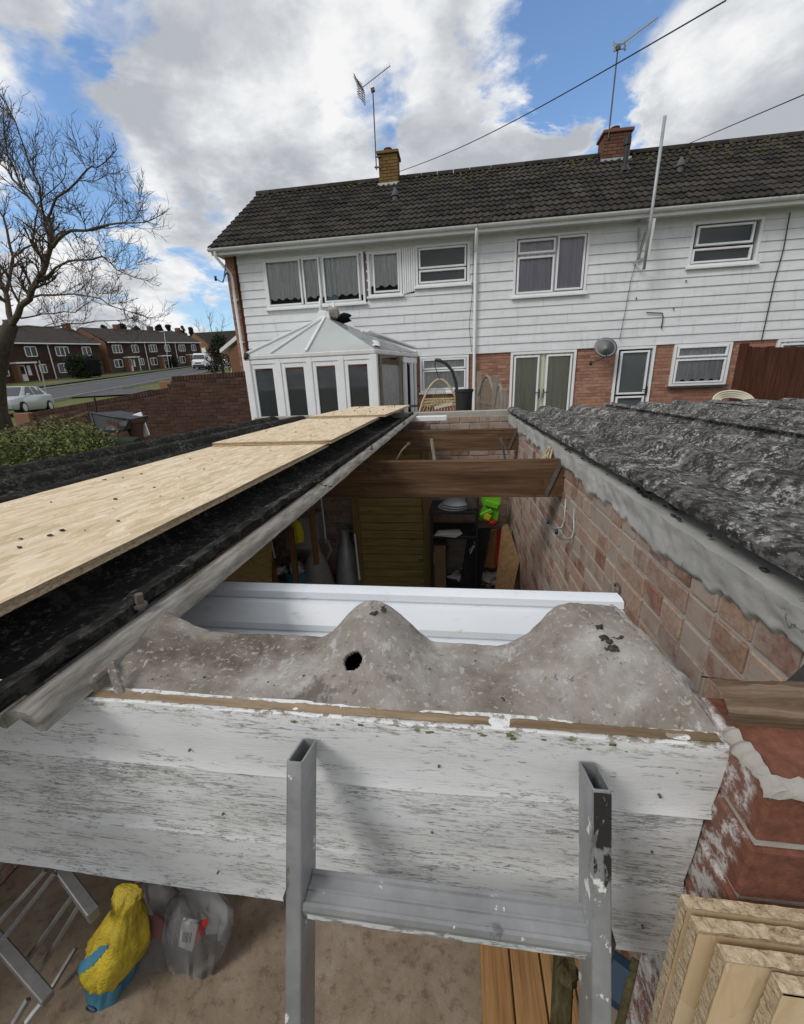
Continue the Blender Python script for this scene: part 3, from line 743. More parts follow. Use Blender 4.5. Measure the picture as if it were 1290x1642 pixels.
# eaves filler: cement piece whose humps once closed the corrugations
FX0, FX1, FY0, FY1 = -.455, .272, .366, .505
def crest(x, c, wd=.105, h=.066):
    d = abs(x - c)/wd
    return h*(.5 + .5*math.cos(math.pi*min(1, d)))**.85
def filler(u, v):
    x = FX0 + u*(FX1 - FX0); c3 = .172
    h = crest(x, -.118, .088 + .035*(1-v), .066) + crest(min(x, c3), c3, .115 + .02*(1-v), .066) + crest(x, -.475, .10 + .02*(1-v), .034)
    if x > c3: h -= .010*((x - c3)/.1)**2*v
    xx = x - .058*v*max(0, (x - .10)/.172)
    y = FY0 + v*(FY1 - FY0 + .018*max(0, (x - .1)/.172)) + (.005*nz(x, 1, 2, 14) + .0022*nz(x, 4, 2, 70))*v*v
    return (xx, y, 2.040 + .004*math.sin(v*3) + h*v**.92 + .0018*nz(x, v*.13, 0, 24) + .0009*nz(x, v*.13, 6, 70))
hole_c = at(570, 1102, Y=.418)
def inhole(u, v):
    p = filler(u, v); a = (p[0]-hole_c.x)/.0125; b = (p[1]-.4185)/.0125
    return a*a + b*b < 1 + .30*nz(p[0], p[1], 0, 110)
ef = MB().grid(420, 76, filler, inhole).build('eaves_filler', 'cement', G, smooth=True, label='grey cement eaves filler with humps and one round hole')
md = ef.modifiers.new('thickness', 'SOLIDIFY'); md.thickness = .007; md.offset = -1
for (x_, v_, s_) in ((-.112, .90, .010), (.19, .78, .007), (.205, .66, .012), (.198, .60, .008)):
    mb = MB(); p = Vector(filler((x_ + .03*v_*max(0, (x_ - .1)/.172) - FX0)/(FX1 - FX0), v_))
    for k in range(8): mb.blob(p + Vector((rnd(-s_, s_), rnd(-s_, s_)*.9, rnd(-.001, .0015) - .002)), s_*rnd(.25, .5), .7, (1.2, 1.2, .5), n=5)
    mb.build('bitumen_lump', 'debris', ef, smooth=True)
def strap(u, v):
    f_ = v; p = Vector(filler(1, f_)); w_ = .016 + .008*nz(v*9, 1, 1)
    return p + Vector((-.006 + u*w_*1.6, .004, .002 - .022*u*u + .003*nz(u*3, v*22, 2) + .002*nz(u*9, v*60, 5)))
mb = MB(); mb.grid(12, 90, strap); mb.grid(4, 60, lambda u, v: strap(1, v) - Vector((0, 0, .05*u)))
mb.build('bedding_strip', 'rag', ef, smooth=True, label='torn fibrous strip down the right edge of the eaves filler')
mb = MB(); mb.box(-.480, -.449, .362, .40, 2.028, 2.062, .004); mb.tube([at(178, 1062, Y=.385), at(186, 1090, Y=.372), at(197, 1119, Y=.362)], .0055, 6)
mb.build('filler_flange', 'cement', ef)
# white ribbed panel behind the filler
pr = [(.835, 1.925), (.825, 1.957), (.800, 1.960), (.786, 1.957), (.782, 1.944), (.786, 1.938), (.768, 1.938), (.735, 1.905), (.732, 1.893), (.736, 1.887), (.716, 1.884), (.690, 1.850), (.684, 1.83), (.66, 1.80), (.66, 1.795), (.70, 1.80), (.80, 1.90)]
mb = MB(); mb.loft([[(x, y, z) for y, z in pr] for x in (-1.95, -.9, -.3, .338)]); mb.build('ribbed_panel', 'white_metal', G, smooth=30, label='white ribbed sheet metal panel behind the cement filler')
# joists with metal straps
for (y, zt, h) in ((2.27, 1.978, .212), (4.02, 1.955, .205)):
    mb = MB(); secs = []
    for k in range(41):
        x = -2.34 + k*(XW - .002 + 2.34)/40; dz = .004*nz(x, y, 0, 3) + .002*nz(x, y, 1, 14)
        secs.append([(x, y, zt - h + .003*nz(x, y, 7, 5)), (x, y, zt - .004 + dz), (x, y + .004, zt + dz), (x, y + .044, zt + dz), (x, y + .048, zt - .004 + dz), (x, y + .048, zt - h)])
    mb.loft(secs); j = mb.build('joist', 'joist', G, label='nearer heavy brown timber joist across the open roof' if y < 3 else 'farther heavy brown timber joist across the open roof')
    mb = MB(); a, b = (XW - .015, y - .006, zt + .015), (XW - .085 - .01, y - .006, zt - h + .01)
    mb.bar(a, b, .022, .003, (0, 1, 0)); mb.bar(a, (XW - .015, y + .05, zt + .018), .022, .003); mb.build('strap', 'rust_steel', j)
mb = MB(); p = at(655, 712, Y=2.45); mb.bar(at(697, 738, Y=2.30), at(692, 703, Y=2.33), .014, .01); mb.build('upright_strap', 'weathered', G)
mb = MB(); mb.bar(at(811, 738, Y=2.32), at(803, 702, Y=2.30), .014, .006); mb.bar(at(803, 702, Y=2.3), at(812, 722, Y=2.3), .012, .006); mb.build('joist_bracket', 'rust_steel', G)
mb = MB(); mb.tube([at(636, 738, Y=2.31), at(645, 722, Y=2.33), at(655, 712, Y=2.34)], .006, 6); mb.blob(at(656, 712, Y=2.34), .011, .5, n=5); mb.build('hook_bolt', 'rust_steel', G, smooth=True)
# double coat hooks on the party wall
for (a, b, c_) in (((908, 800), (905, 845), (876, 838)), ((921, 815), (921, 862), (892, 858))):
    mb = MB(); A, B = at(*a, X=XW - .004), at(*b, X=XW - .004); tip = B + Vector((-.085, -.01, .012))
    mb.tube([A, A + (B - A)*.8, B + Vector((-.012, 0, -.004)), B + Vector((-.05, -.005, -.008)), tip, tip + Vector((-.004, 0, .02))], .0055, 8)
    h = mb.build('wall_hook', 'galv', wall, smooth=True); MB().tube([tip + Vector((-.003, 0, .012)), tip + Vector((-.006, 0, .034))], .008, 8).build('hook_cap', 'navy', h, smooth=True)
p = at(990, 945, X=XW - .012); mb = MB(); mb.tube([p + Vector((0, .022*math.cos(a_), .022*math.sin(a_))) for a_ in [i*.5 for i in range(0, 13)]], .003, 6)
mb.build('wire_loop', 'rust_steel', wall, smooth=True)
# corrugated (deep trough) roof sheets; one mesh per sheet
def sheet_profile(x, x0, pitch=.34, h=.060):
    t = ((x - x0) / pitch) % 1.0; t = min(t, 1-t)*pitch
    return h*(1 if t < .03 else max(0, .5 + .5*math.cos(math.pi*min(1, (t-.03)/.075))))
def sheet(xa, xb, ya, yb, z, x0, mt, parent, res=.02, rz=.012, edge=None, lift=0, label=None):
    nx, ny = max(4, int((xb-xa)/res)), max(4, int((yb-ya)/(res*1.3)))
    def fn(u, v):
        x, y = xa + u*(xb-xa), ya + v*(yb-ya)
        r_ = rz*(.55*nz(x, y, z, 6) + .5*abs(nz(x, y, z, 17)) + .45*nz(x, y, z, 38))
        if u in (0.0, 1.0): x += .006*nz(y, x, 0, 11)
        return (x, y, z + lift + sheet_profile(x, x0) + r_)
    mb = MB(); mb.grid(nx, ny, fn)
    # thickness along the free edges
    mb.grid(nx, 2, lambda u, v: (fn(u, 0)[0], fn(u, 0)[1], fn(u, 0)[2] - v*.016))
    mb.grid(nx, 2, lambda u, v: (fn(u, 1)[0], fn(u, 1)[1], fn(u, 1)[2] - v*.016))
    mb.grid(2, ny, lambda u, v: (fn(0, v)[0], fn(0, v)[1], fn(0, v)[2] - u*.018))
    mb.grid(2, ny, lambda u, v: (fn(1, v)[0], fn(1, v)[1], fn(1, v)[2] - u*.018))
    mb.grid(max(4, nx//2), 12, lambda u, v: (fn(u, v)[0], fn(u, v)[1], z + lift + sheet_profile(fn(u, v)[0], x0) - .018))
    return mb.build('roof_sheet', mt, parent, smooth=50, label=label)
# our own remaining sheets, dark with moss, from the left eave to the cut line
for (xa, xb) in ((-2.42, -1.42), (-1.425, -.500)):
    sheet(xa, xb, .27, 4.72, 2.026, -.83, 'roof_moss', G, .017, .012, lift=0 if xa < -2 else .004)
# pale lapped roll along the cut edge of the last sheet, in three lengths
for k, (ya, yb) in enumerate(((.30, 1.62), (1.60, 3.1), (3.08, 4.86))):
    mb = MB(); secs = []; nn = 70
    for i in range(nn+1):
        y = ya + (yb-ya)*i/nn; row = []
        for j in range(9):
            a_ = math.pi*j/8; r_ = .029 + .0006*nz(y, j*.4, k, 25)
            row.append((-.483 + r_*math.cos(a_)*1.05 + .0012*nz(y, 1, 0, 3), y, 2.047 + k*.002 + r_*.85*math.sin(a_) + .0006*nz(y, j, k, 60)))
        for j in (8, 4, 0):
            a_ = math.pi*j/8; row.append((-.483 + .021*math.cos(a_)*1.05, y, 2.045 + .020*.85*math.sin(a_)))
        secs.append(row)
    mb.loft(secs); mb.build('edge_roll', 'sheet_edge', G, smooth=50, label=('nearest', 'middle', 'farthest')[k] + ' length of pale grey rolled edging along the cut roof')
for (px, py, Y) in ((226, 978, .56), (596, 722, 2.2), (648, 681, 3.3)):
    p = at(px, py, Z=2.075); mb = MB(); mb.tube([p, p + Vector((.003, 0, .028))], .006, 6); mb.tube([p + Vector((0, 0, .006)), p + Vector((0, 0, .011))], .011, 8); mb.build('roof_bolt', 'rust_steel', G)
# wall plate / noggin visible under the cut edge
# black board added behind the filler so its hole looks unlit inside
MB().grid(60, 6, lambda u, v: (filler(u, 1)[0]*.999, FY1 - .012, 1.96 + (filler(u, 1)[2] - .012 - 1.96)*v)).build('hole_shade_board', 'dark', ef)
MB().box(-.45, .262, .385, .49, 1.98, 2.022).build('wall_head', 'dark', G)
MB().box(-2.34, -2.20, .40, 4.7, 1.90, 2.0).build('wall_plate', 'stud', G)
# white plastic trim on the far end
mb = MB(); a, b = at(668, 672, Y=4.55), at(713, 671, Y=4.6); mb.box(-.52, -.12, 4.50, 4.62, 2.0, 2.055, .006); mb.build('white_trim', 'upvc', G)
# ------------------------------------------------------------------ neighbour's garage roof
NG = thing('neighbour_garage', 'next-door garage with rough lichen-covered corrugated roof on the right', 'garage', (2.4, 2.6, 0))
for k in range(5):
    xa = .545 + k*1.02
    sheet(xa, xa + 1.05, .36, 4.78, 2.052, .60, 'roof_lichen', NG, (.013, .014, .018, .025, .03)[k], .011, lift=.0 + .010*(k % 2))
    if k: MB().grid(2, 120, lambda u, v: (xa - .004 - .022*(1-u) + .005*nz(v*30, k, 1), .40 + v*4.3, 2.052 + sheet_profile(xa, .60) + .012*(k % 2) + .004 + .006*nz(v*40, k, 3))).build('lap_shade', 'dark', NG)  # black strip stands in for the shade under each sheet lap
MB().box(.82, 5.6, .45, 4.7, 0, 2.02).build('garage_body', 'mortar', NG)
mb = MB()
for k in range(90):
    y = rnd(.4, 4.7); mb.blob((XW + rnd(-.018, .02), y, 2.036 + rnd(-.004, .012)), rnd(.003, .008), .6, (1, 1.6, .5), n=5)
mb.build('moss_clump', 'debris', NG, kind='stuff', smooth=True)
mb = MB()
for k in range(26):
    a_ = Vector((XW - .03, 2.52 + rnd(-.05, .09), 1.975 + rnd(-.02, .035))); mb.tube([a_, a_ + Vector((-.05 + rnd(-.03, .03), -.05 + rnd(-.07, .05), -.055 + rnd(-.05, .02)))], [.005, .0035], 5)
tag(mb.build('straw_bundle', 'straw', None, org=(XW, 2.5, 1.93)), 'pale stuffing of old nest straw in the gap under the roof edge', 'straw')
# ------------------------------------------------------------------ the terrace behind
YH = 11.0; ZF = .95; ZC = 3.05; ZE = 5.62
SL = math.radians(35); EY, EZ, RY = 10.56, 5.70, 13.8
def tile_mesh():
    mb = MB(); xs = [i*.30/12 for i in range(13)]
    def hh(x): return .026*max(0, math.cos((x/.15 - .5)*2*math.pi))**.7 if math.cos((x/.15 - .5)*2*math.pi) > 0 else 0
    a = [(x, 0, hh(x) + .040) for x in xs]; b = [(x, .41, hh(x) + .004) for x in xs]; c = [(x, 0, hh(x) + .008) for x in xs]
    n = 13; mb.add(a + b + c, [(i, i+1, n+i+1, n+i) for i in range(12)] + [(2*n+i, 2*n+i+1, i+1, i) for i in range(12)])
    me = mb.mesh('roof_tile', recalc=False); me.materials.append(M['roof_tile']); return me
TILE = tile_mesh()
def window(root, x0, x1, z0, z1, lights, curtain='lace', sill='upvc', frame='upvc', name='window', curtain_drop=1.0, bars=None, glass='glass', y=YH, room='room', label=None):
    "frame with sub-parts: panes, curtain, sill, dark panel as the unlit room"
    y0, y1 = y - .03, y + .17; t = .055
    mb = MB()
    for (a, b, c, d) in ((x0, x0+t, z0, z1), (x1-t, x1, z0, z1), (x0+t, x1-t, z0, z0+t), (x0+t, x1-t, z1-t, z1)): mb.box(a, b, y0, y1, c, d)
    for (a, b, c, d) in lights:
        e = .042
        for (p, q, r, s_) in ((a-e, a, c-e, d+e), (b, b+e, c-e, d+e), (a, b, c-e, c), (a, b, d, d+e)): mb.box(p, q, y0 - .012, y + .05, r, s_, .006)
    fr = mb.build(name, frame, root, label=label)
    for (a, b, c, d) in lights: MB().box(a - .005, b + .005, y + .005, y + .015, c - .005, d + .005).build('pane', glass, fr)
    MB().box(x0+t, x1-t, y + .165, y + .172, z0+t, z1-t).build('unlit_room_panel', room, fr)  # flat dark panel stands in for the unlit room behind the glass
    if curtain:
        zt, zb = z1 - t, z1 - t - (z1 - z0 - 2*t)*curtain_drop
        mb = MB(); w_ = x1 - x0 - 2*t
        mb.grid(int(w_*50), 10, lambda u, v: (x0 + t + u*w_, y + .042 + .016*math.sin(u*w_*42 + nz(u*4, v, x0)*2) + .008*nz(u*9, v*2, 3), zt + (zb - zt)*v + (.025*math.sin(u*w_*30) if v == 1 and curtain_drop < 1 else 0)))
        mb.build('curtain', curtain, fr, smooth=True)
    if sill: MB().box(x0 - .04, x1 + .04, y - .085, y - .028, z0 - .045, z0 + .004, .006).build('sill', sill, fr)
    return fr
def house(label, x0, x1, openings, vis_bricks, chimney=None, left_margin=0, board_x0=None):
    H = thing('terraced_house', label, 'house', ((x0+x1)/2, YH, ZF), 'houses of the white terrace behind the garage')
    bx0 = x0 if board_x0 is None else board_x0
    mb = MB(); mb.box(x0, x1, YH + .19, 17.0, .5, ZE)
    mb.prism([(x0, YH + .3, ZE), (x0, 17.0, ZE), (x0, RY, ZE + (RY - YH)*math.tan(SL) - .12)], (x1 - x0, 0, 0))
    # mortar bed, course by course, broken by the openings
    for r in range(28):
        z = ZF + r*.075
        if z > ZC - .03: break
        for a, b in subtract(x0, x1, [(o[0], o[1]) for o in openings if o[2] < z + .04 < o[3]]): mb.box(a, b, YH + .026, YH + .20, z, z + .0751)
    if left_margin:
        mb.box(x0, bx0, YH + .026, YH + .2, ZC, ZE)
    wl = mb.build('wall', 'mortar_house', H)
    st = MB(); n = 0
    for r in range(62):
        z = ZF + r*.075 + .0375
        if z > ZE - .02: break
        xr = x1 if z < ZC - .03 else bx0
        if xr <= x0: continue
        for a, b in subtract(x0, xr, [(o[0], o[1]) for o in openings if o[2] < z < o[3]]):
            for c, L in course(a, b, r):
                if z > 1.85 and vis_bricks(c, z) and n < 298:
                    n += 1; piece('brick', brick_mesh('brick_house'), wl, (c, YH + .068 + rnd(-.004, .003), z), None, (L/.215, 1, 1))
                else: st.box(c - L/2, c + L/2, YH + .017, YH + .1, z - .0325, z + .0325)
    st.build('brickwork', 'brick_house', wl, kind='stuff')
    # weatherboards
    nb = 13; ex = (ZE - ZC)/nb
    for r in range(nb):
        z0 = ZC + r*ex; z1 = z0 + ex
        for a, b in subtract(bx0, x1, [(o[0] + .02, o[1] - .02) for o in openings if o[2] < z1 - .03 and o[3] > z0 + .03]):
            cuts = [a] + ([a + (b - a)*rnd(.25, .75)] if b - a > 2.6 else []) + [b]
            for p, q in zip(cuts, cuts[1:]):
                dz, dy = rnd(-.001, .001), rnd(-.001, .001)
                MB().prism([(p + .002, YH + .0 + dy, z1 + .012), (p + .002, YH - .024 + dy, z0 + dz), (p + .002, YH - .008 + dy, z0 - .005 + dz), (p + .002, YH + .028, z0 + .01), (p + .002, YH + .028, z1 + .012)], (q - p - .004, 0, 0)).build('weatherboard', 'cladding', H)
    for o in openings:
        if o[3] > ZC + .1:
            up_ = ZC + math.ceil((o[3] - ZC - .03)/ex)*ex + .012; lo_ = ZC + math.floor((o[2] - ZC + .03)/ex)*ex - .004
            if up_ > o[3] + .01: MB().box(o[0] + .02, o[1] - .02, YH - .006, YH + .02, o[3] - .02, min(up_, ZE - .006)).build('head_trim', 'cladding', H)
            if lo_ < o[2] - .01: MB().box(o[0] + .02, o[1] - .02, YH - .012, YH + .02, lo_, o[2] + .02).build('apron_trim', 'cladding', H)
    # eaves: soffit, fascia and gutter
    gx0 = x0 - (.12 if left_margin else 0)
    MB().box(gx0, x1, EY + .10, YH + .2, ZE - .005, ZE + .012).build('soffit', 'upvc_old', H)
    MB().box(gx0, x1, EY + .075, EY + .10, ZE - .06, ZE + .13).build('eaves_board', 'upvc', H)
    mb = MB(); secs = []
    for i in range(13):
        x = gx0 - .03 + (x1 - gx0 + .03)*i/12
        secs.append([(x, EY + .012 + .058*math.cos(a), EZ - .02 + .058*math.sin(a)) for a in [math.pi + k*math.pi/8 for k in range(9)]] + [(x, EY + .012 + .05*math.cos(a), EZ - .018 + .05*math.sin(a)) for a in [2*math.pi - k*math.pi/8 for k in range(9)]])
    mb.loft(secs); g = mb.build('gutter', 'upvc_old', H, smooth=40)
    for i in range(4):
        x = gx0 + .3 + (x1 - gx0 - .5)*i/3; mb = MB()
        mb.loft([[(xx, EY + .012 + .064*math.cos(a), EZ - .02 + .064*math.sin(a)) for a in [math.pi + k*math.pi/8 for k in range(9)]] for xx in (x, x + .035)]); mb.build('gutter_clip', 'upvc_old', g)
    # roof
    L = (RY - EY)/math.cos(SL)
    up = Vector((0, math.cos(SL), math.sin(SL))); nn = Vector((0, -math.sin(SL), math.cos(SL)))
    xr0 = x0 - (.14 if left_margin else 0)
    mb = MB(); b0 = Vector((xr0, EY + .03, EZ + .0)); mb.prism([b0, b0 + up*L, b0 + up*L - nn*.06, b0 - nn*.06], (x1 - xr0, 0, 0))
    c0 = Vector((xr0, RY, b0.z + up.z*L)); dn = Vector((0, math.cos(SL), -math.sin(SL))); mb.prism([c0, c0 + dn*L, c0 + dn*L - Vector((0, 0, .07)), c0 - Vector((0, 0, .07))], (x1 - xr0, 0, 0))
    rf = mb.build('roof', 'tile_far', H)
    nr = 12; ga = (L - .02)/nr; ncol = int((x1 - xr0)/.2985); wd = (x1 - xr0)/ncol
    for r in range(nr):
        for c in range(ncol):
            x = xr0 + c*wd; p = b0 + up*(r*ga - .03) + Vector((x - xr0, 0, 0)) + nn*rnd(.004, .012)
            piece('roof_tile', TILE, rf, p, (SL + rnd(-.012, .012), rnd(-.008, .008), rnd(-.012, .012)), (wd/.30*1.0, (ga + .07)/.41, 1))
    k = 0; x = xr0
    while x < x1 - .05:
        e = min(x + .44, x1); mb = MB()
        mb.loft([[(xx, RY + .125*math.cos(a), c0.z - .035 + .13*math.sin(a)) for a in [j*math.pi/7 for j in range(8)]] for xx in (x + .006, e)])
        mb.build('ridge_tile', 'roof_tile', rf, smooth=50); x += .45
    mb = MB()
    for k in range(110):
        s_ = abs(random.gauss(0, 1.0)); p = b0 + up*max(.1, L - s_*.55) + Vector((rnd(0, x1 - xr0), 0, 0)) + nn*.045
        mb.blob(p, rnd(.018, .05), .5, (1.2, 1, .7), n=4)
    mb.build('moss_clump', 'moss', rf, kind='stuff', smooth=True)
    if chimney:
        cx0, cx1, cy0, cy1, zt, bm = chimney
        zb = c0.z - .75
        ch = MB().box(cx0 + .012, cx1 - .012, cy0 + .012, cy1 - .012, zb, zt).build('chimney', 'mortar_dark', H, label='chimney stack with yellow lichen on its bricks' if bm == 'brick_lichen' else 'red brick chimney stack')
        r = 0; z = zt - .0375
        while z > zb + .1:
            for (a, b, fx, pos) in ((cx0, cx1, True, cy0 + .05), (cy0, cy1, False, cx1 - .05), (cy0, cy1, False, cx0 + .05)):
                for c, l in course(a, b, r):
                    piece('brick', brick_mesh(bm), ch, (c, pos, z) if fx else (pos, c, z), None if fx else (0, 0, math.pi/2), (l/.215, 1, 1))
            z -= .075; r += 1
        MB().box(cx0 - .045, cx1 + .045, cy0 - .045, cy1 + .045, zt, zt + .075, .01).build('chimney_cap', bm, ch)
        mx, my = (cx0+cx1)/2, (cy0+cy1)/2
        MB().lathe((mx - .02, my, zt + .07), [(.12, 0), (.11, .02), (.105, .11), (.12, .12), (.12, .14), (.085, .14), (.085, .05)], 14).build('chimney_pot', 'brick_chimney', ch, smooth=40)
        MB().add([(cx0 - .05, cy0 - .03, c0.z - .42), (cx1 + .05, cy0 - .03, c0.z - .42), (cx1 + .05, cy0 - .012, c0.z - .18), (cx0 - .05, cy0 - .012, c0.z - .18)], [(0, 1, 2, 3)]).build('lead_flashing', 'galv', ch)
    return H
def roof_vent(H, px, py, name='roof_vent'):
    p = at(px, py, Y=12.3); zr = EZ + (p.y - EY - .03)*math.tan(SL); p.z = zr
    mb = MB(); mb.lathe(p - Vector((0, 0, .05)), [(.075, 0), (.07, .16), (.10, .17), (.10, .20), (.02, .36), (.005, .37)], 10); mb.box(p.x - .1, p.x + .1, p.y - .12, p.y - .10, p.z - .10, p.z - .02)
    mb.build(name, 'vent_grey', H, smooth=40)
def cable(H, name, pts, r=.008, mt='cable'):
    return MB().tube(pts, r, 5).build(name, mt, H)
# left house
oA = [(-4.87, -2.21, 4.36, 5.49), (-2.21, -1.04, 4.48, 5.49), (-1.02, .26, 4.62, 5.5), (-.97, .26, 2.16, ZC - .012)]
x = at(607, 240, Y=13.5).x; x2 = at(637, 240, Y=13.5).x
HA = house('left end house of the white clad terrace, with the yellow-lichened chimney', -5.86, .43, oA, lambda x, z: x > -1.4 or x < -5.4, (x, x2, 13.45, 13.95, at(622, 246, Y=13.45).z, 'brick_lichen'), 1, -5.53)
t = .06
window(HA, -4.87, -2.28, 4.36, 5.49, [(-4.77, -3.93, 4.46, 5.40), (-3.80, -3.44, 4.46, 5.40), (-3.28, -2.44, 4.46, 5.40)], 'lace', curtain_drop=.84, label='wide upstairs window with net curtains above the conservatory')
MB().grid(20, 8, lambda u, v: (-3.30 + u*.3, YH + .06 + .015*math.sin(u*30), 5.42 - v*.95)).build('curtain', 'curtain_teal', HA, smooth=True)
window(HA, -2.2, -1.36, 4.48, 5.46, [(-2.02, -1.46, 4.60, 5.38)], 'lace', curtain_drop=.8, label='narrow upstairs window with striped blind')
mb = MB()
for k in range(6): mb.box(-1.345 + k*.053, -1.298 + k*.053, YH - .035 - .006*(k % 2), YH + .18, 4.49 + .01*k, 5.48, .006)
mb.build('ribbed_panel', 'upvc', HA, label='white ribbed panel between two upstairs windows')
MB().box(-2.282, -2.198, YH - .02, YH + .1, 4.5, 5.47).build('dark_jamb', 'rust_steel', HA)
window(HA, -1.02, .26, 4.62, 5.5, [(-.9, .14, 5.04, 5.39), (-.9, .14, 4.73, 4.93)], None, glass='glass_dark', label='two-light upstairs window over the small kitchen window')
window(HA, -.97, .26, 2.16, ZC - .012, [(-.86, .15, 2.76, 2.93), (-.86, .15, 2.26, 2.66)], 'lace', label='downstairs window behind the hanging chair')
# brown barge strip and downpipes
MB().box(-5.60, -5.535, YH - .02, YH + .02, 3.0, ZE).build('corner_trim', 'fence_brown', HA)
def pipe(H, x, z0, swan=True, y=YH - .075):
    pts = [(x - (.16 if swan else 0), EY + .02, EZ - .07), (x - (.16 if swan else 0), EY + .03, EZ - .18)]
    pts += [(x - .02, y - .02, EZ - .48), (x, y, EZ - .56)] if swan else [(x, y, EZ - .42), (x, y, EZ - .5)]
    pts += [(x, y, z0)]; d = MB().tube(pts, .036, 10).build('downpipe', 'upvc', H, smooth=40)
    for z in (2.2, 3.6, 4.6):
        if z > z0: MB().box(x - .045, x + .045, y - .02, YH + .01, z, z + .03).build('pipe_clip', 'upvc', d)
pipe(HA, -5.69, 2.9); pipe(HA, .395, 1.4, False)
roof_vent(HA, 635, 345)
mb = MB(); mb.tube([(.34, YH - .05, 5.5), (.33, YH - .05, 4.4), (.26, YH - .05, 3.7), (.33, YH - .05, 3.1)], .006, 5); mb.build('cable', 'cable', HA)
# middle house
oB = [(1.27, 2.92, 4.26, 5.51), (5.03, 6.42, 4.62, 5.49), (1.29, 2.84, ZF, ZC - .012), (3.75, 4.62, ZF, ZC - .012), (5.03, 6.27, 2.1, ZC - .012)]
c1, c2 = at(968, 240, Y=13.45).x, at(1011, 240, Y=13.45).x
HB = house('middle house of the white clad terrace, with glazed double doors', .43, 6.36, oB, lambda x, z: True, (c1, c2, 13.45, 13.95, at(990, 212, Y=13.45).z, 'brick_chimney'))
window(HB, 1.27, 2.92, 4.26, 5.51, [(1.40, 2.14, 5.18, 5.38), (1.40, 2.14, 4.36, 5.04), (2.27, 2.80, 4.38, 5.40)], 'curtain_lilac', label='upstairs window with lilac curtains')
window(HB, 5.03, 6.42, 4.62, 5.49, [(5.18, 6.22, 5.06, 5.36), (5.14, 6.24, 4.73, 4.93)], None, glass='glass_dark', label='two-light upstairs window with bottles on its ledge')
mb = MB(); [mb.box(xx, xx + .05, YH + .03, YH + .08, 4.73, 4.73 + hh_, .01) for xx, hh_ in ((5.98, .16), (6.06, .13), (6.14, .17))]; mb.build('bottle', 'curtain_teal', HB)
window(HB, 5.03, 6.27, 2.1, ZC - .012, [(5.15, 6.15, 2.78, 2.94), (5.15, 6.15, 2.2, 2.66)], 'lace', 'slate_sill', curtain_drop=.92, label='downstairs window with white lace curtain')
fd = window(HB, 1.29, 2.84, ZF, ZC - .012, [(1.42, 1.94, 1.1, 2.90), (2.19, 2.71, 1.1, 2.90)], 'curtain_sage', None, name='double_door', glass='glass', label='white glazed double doors with sage curtains')
def handle(par, x, z, s_):
    mb = MB(); mb.box(x - .014, x + .014, YH - .062, YH - .04, z - .11, z + .11, .004); mb.bar((x, YH - .075, z + .03), (x + .11*s_, YH - .078, z + .03), .018, .018); mb.build('handle', 'black_plastic', par)
handle(fd, 2.015, 2.04, -1); handle(fd, 2.115, 2.04, 1)
bd = window(HB, 3.75, 4.62, ZF, ZC - .012, [(3.90, 4.46, 1.99, 2.90), (3.90, 4.46, 1.1, 1.86)], None, None, name='door', glass='glass_frosted', label='white back door with one frosted pane')
handle(bd, 4.53, 2.02, -1)
roof_vent(HB, 1086, 306)
mb = MB(); p = at(1001, 281, Y=12.75); p.z = EZ + (p.y - EY)*math.tan(SL) - .1
mb.tube([p, p + Vector((0, 0, .62))], .06, 10); mb.tube([p + Vector((0, 0, .60)), p + Vector((0, 0, .76))], .085, 10); mb.lathe(p, [(.16, .05), (.075, .2)], 10); mb.build('flue_pipe', 'black_plastic', HB, smooth=40)
cable(HB, 'cable', [at(1035, 372, Y=YH - .05), at(1012, 450, Y=YH - .05), at(1003, 500, Y=YH - .05), at(994, 545, Y=YH - .05)], .006)
mb = MB(); mb.tube([at(1037, 501, Y=YH - .05), at(1063, 502, Y=YH - .05), at(1064, 508, Y=YH - .05), at(1061, 527, Y=YH - .05)], .012, 6); mb.build('overflow_pipe', 'cable', HB, smooth=True)
for (px, py) in ((1101, 450), (1081, 495), (1021, 478)): MB().tube([at(px, py, Y=YH - .03), at(px, py, Y=YH - .05)], .018, 6).build('vent_hole', 'dark', HB)
# right house, mostly out of the frame
oC = [(7.2, 8.6, 2.1, ZC - .012), (7.62, 8.9, 4.4, 5.49)]
HC = house('right-hand house of the white clad terrace, cut by the picture edge', 6.36, 12.3, oC, lambda x, z: x < 8.2)
window(HC, 7.2, 8.6, 2.1, ZC - .012, [(7.32, 8.48, 2.2, 2.9)], 'lace'); window(HC, 7.62, 8.9, 4.4, 5.49, [(7.75, 8.2, 4.5, 5.38), (8.3, 8.78, 4.5, 5.38)], 'lace')
cable(HC, 'cable', [at(1268, 340, Y=YH - .05), at(1257, 400, Y=YH - .05), at(1243, 450, Y=YH - .05), at(1222, 545, Y=YH - .05)], .011)
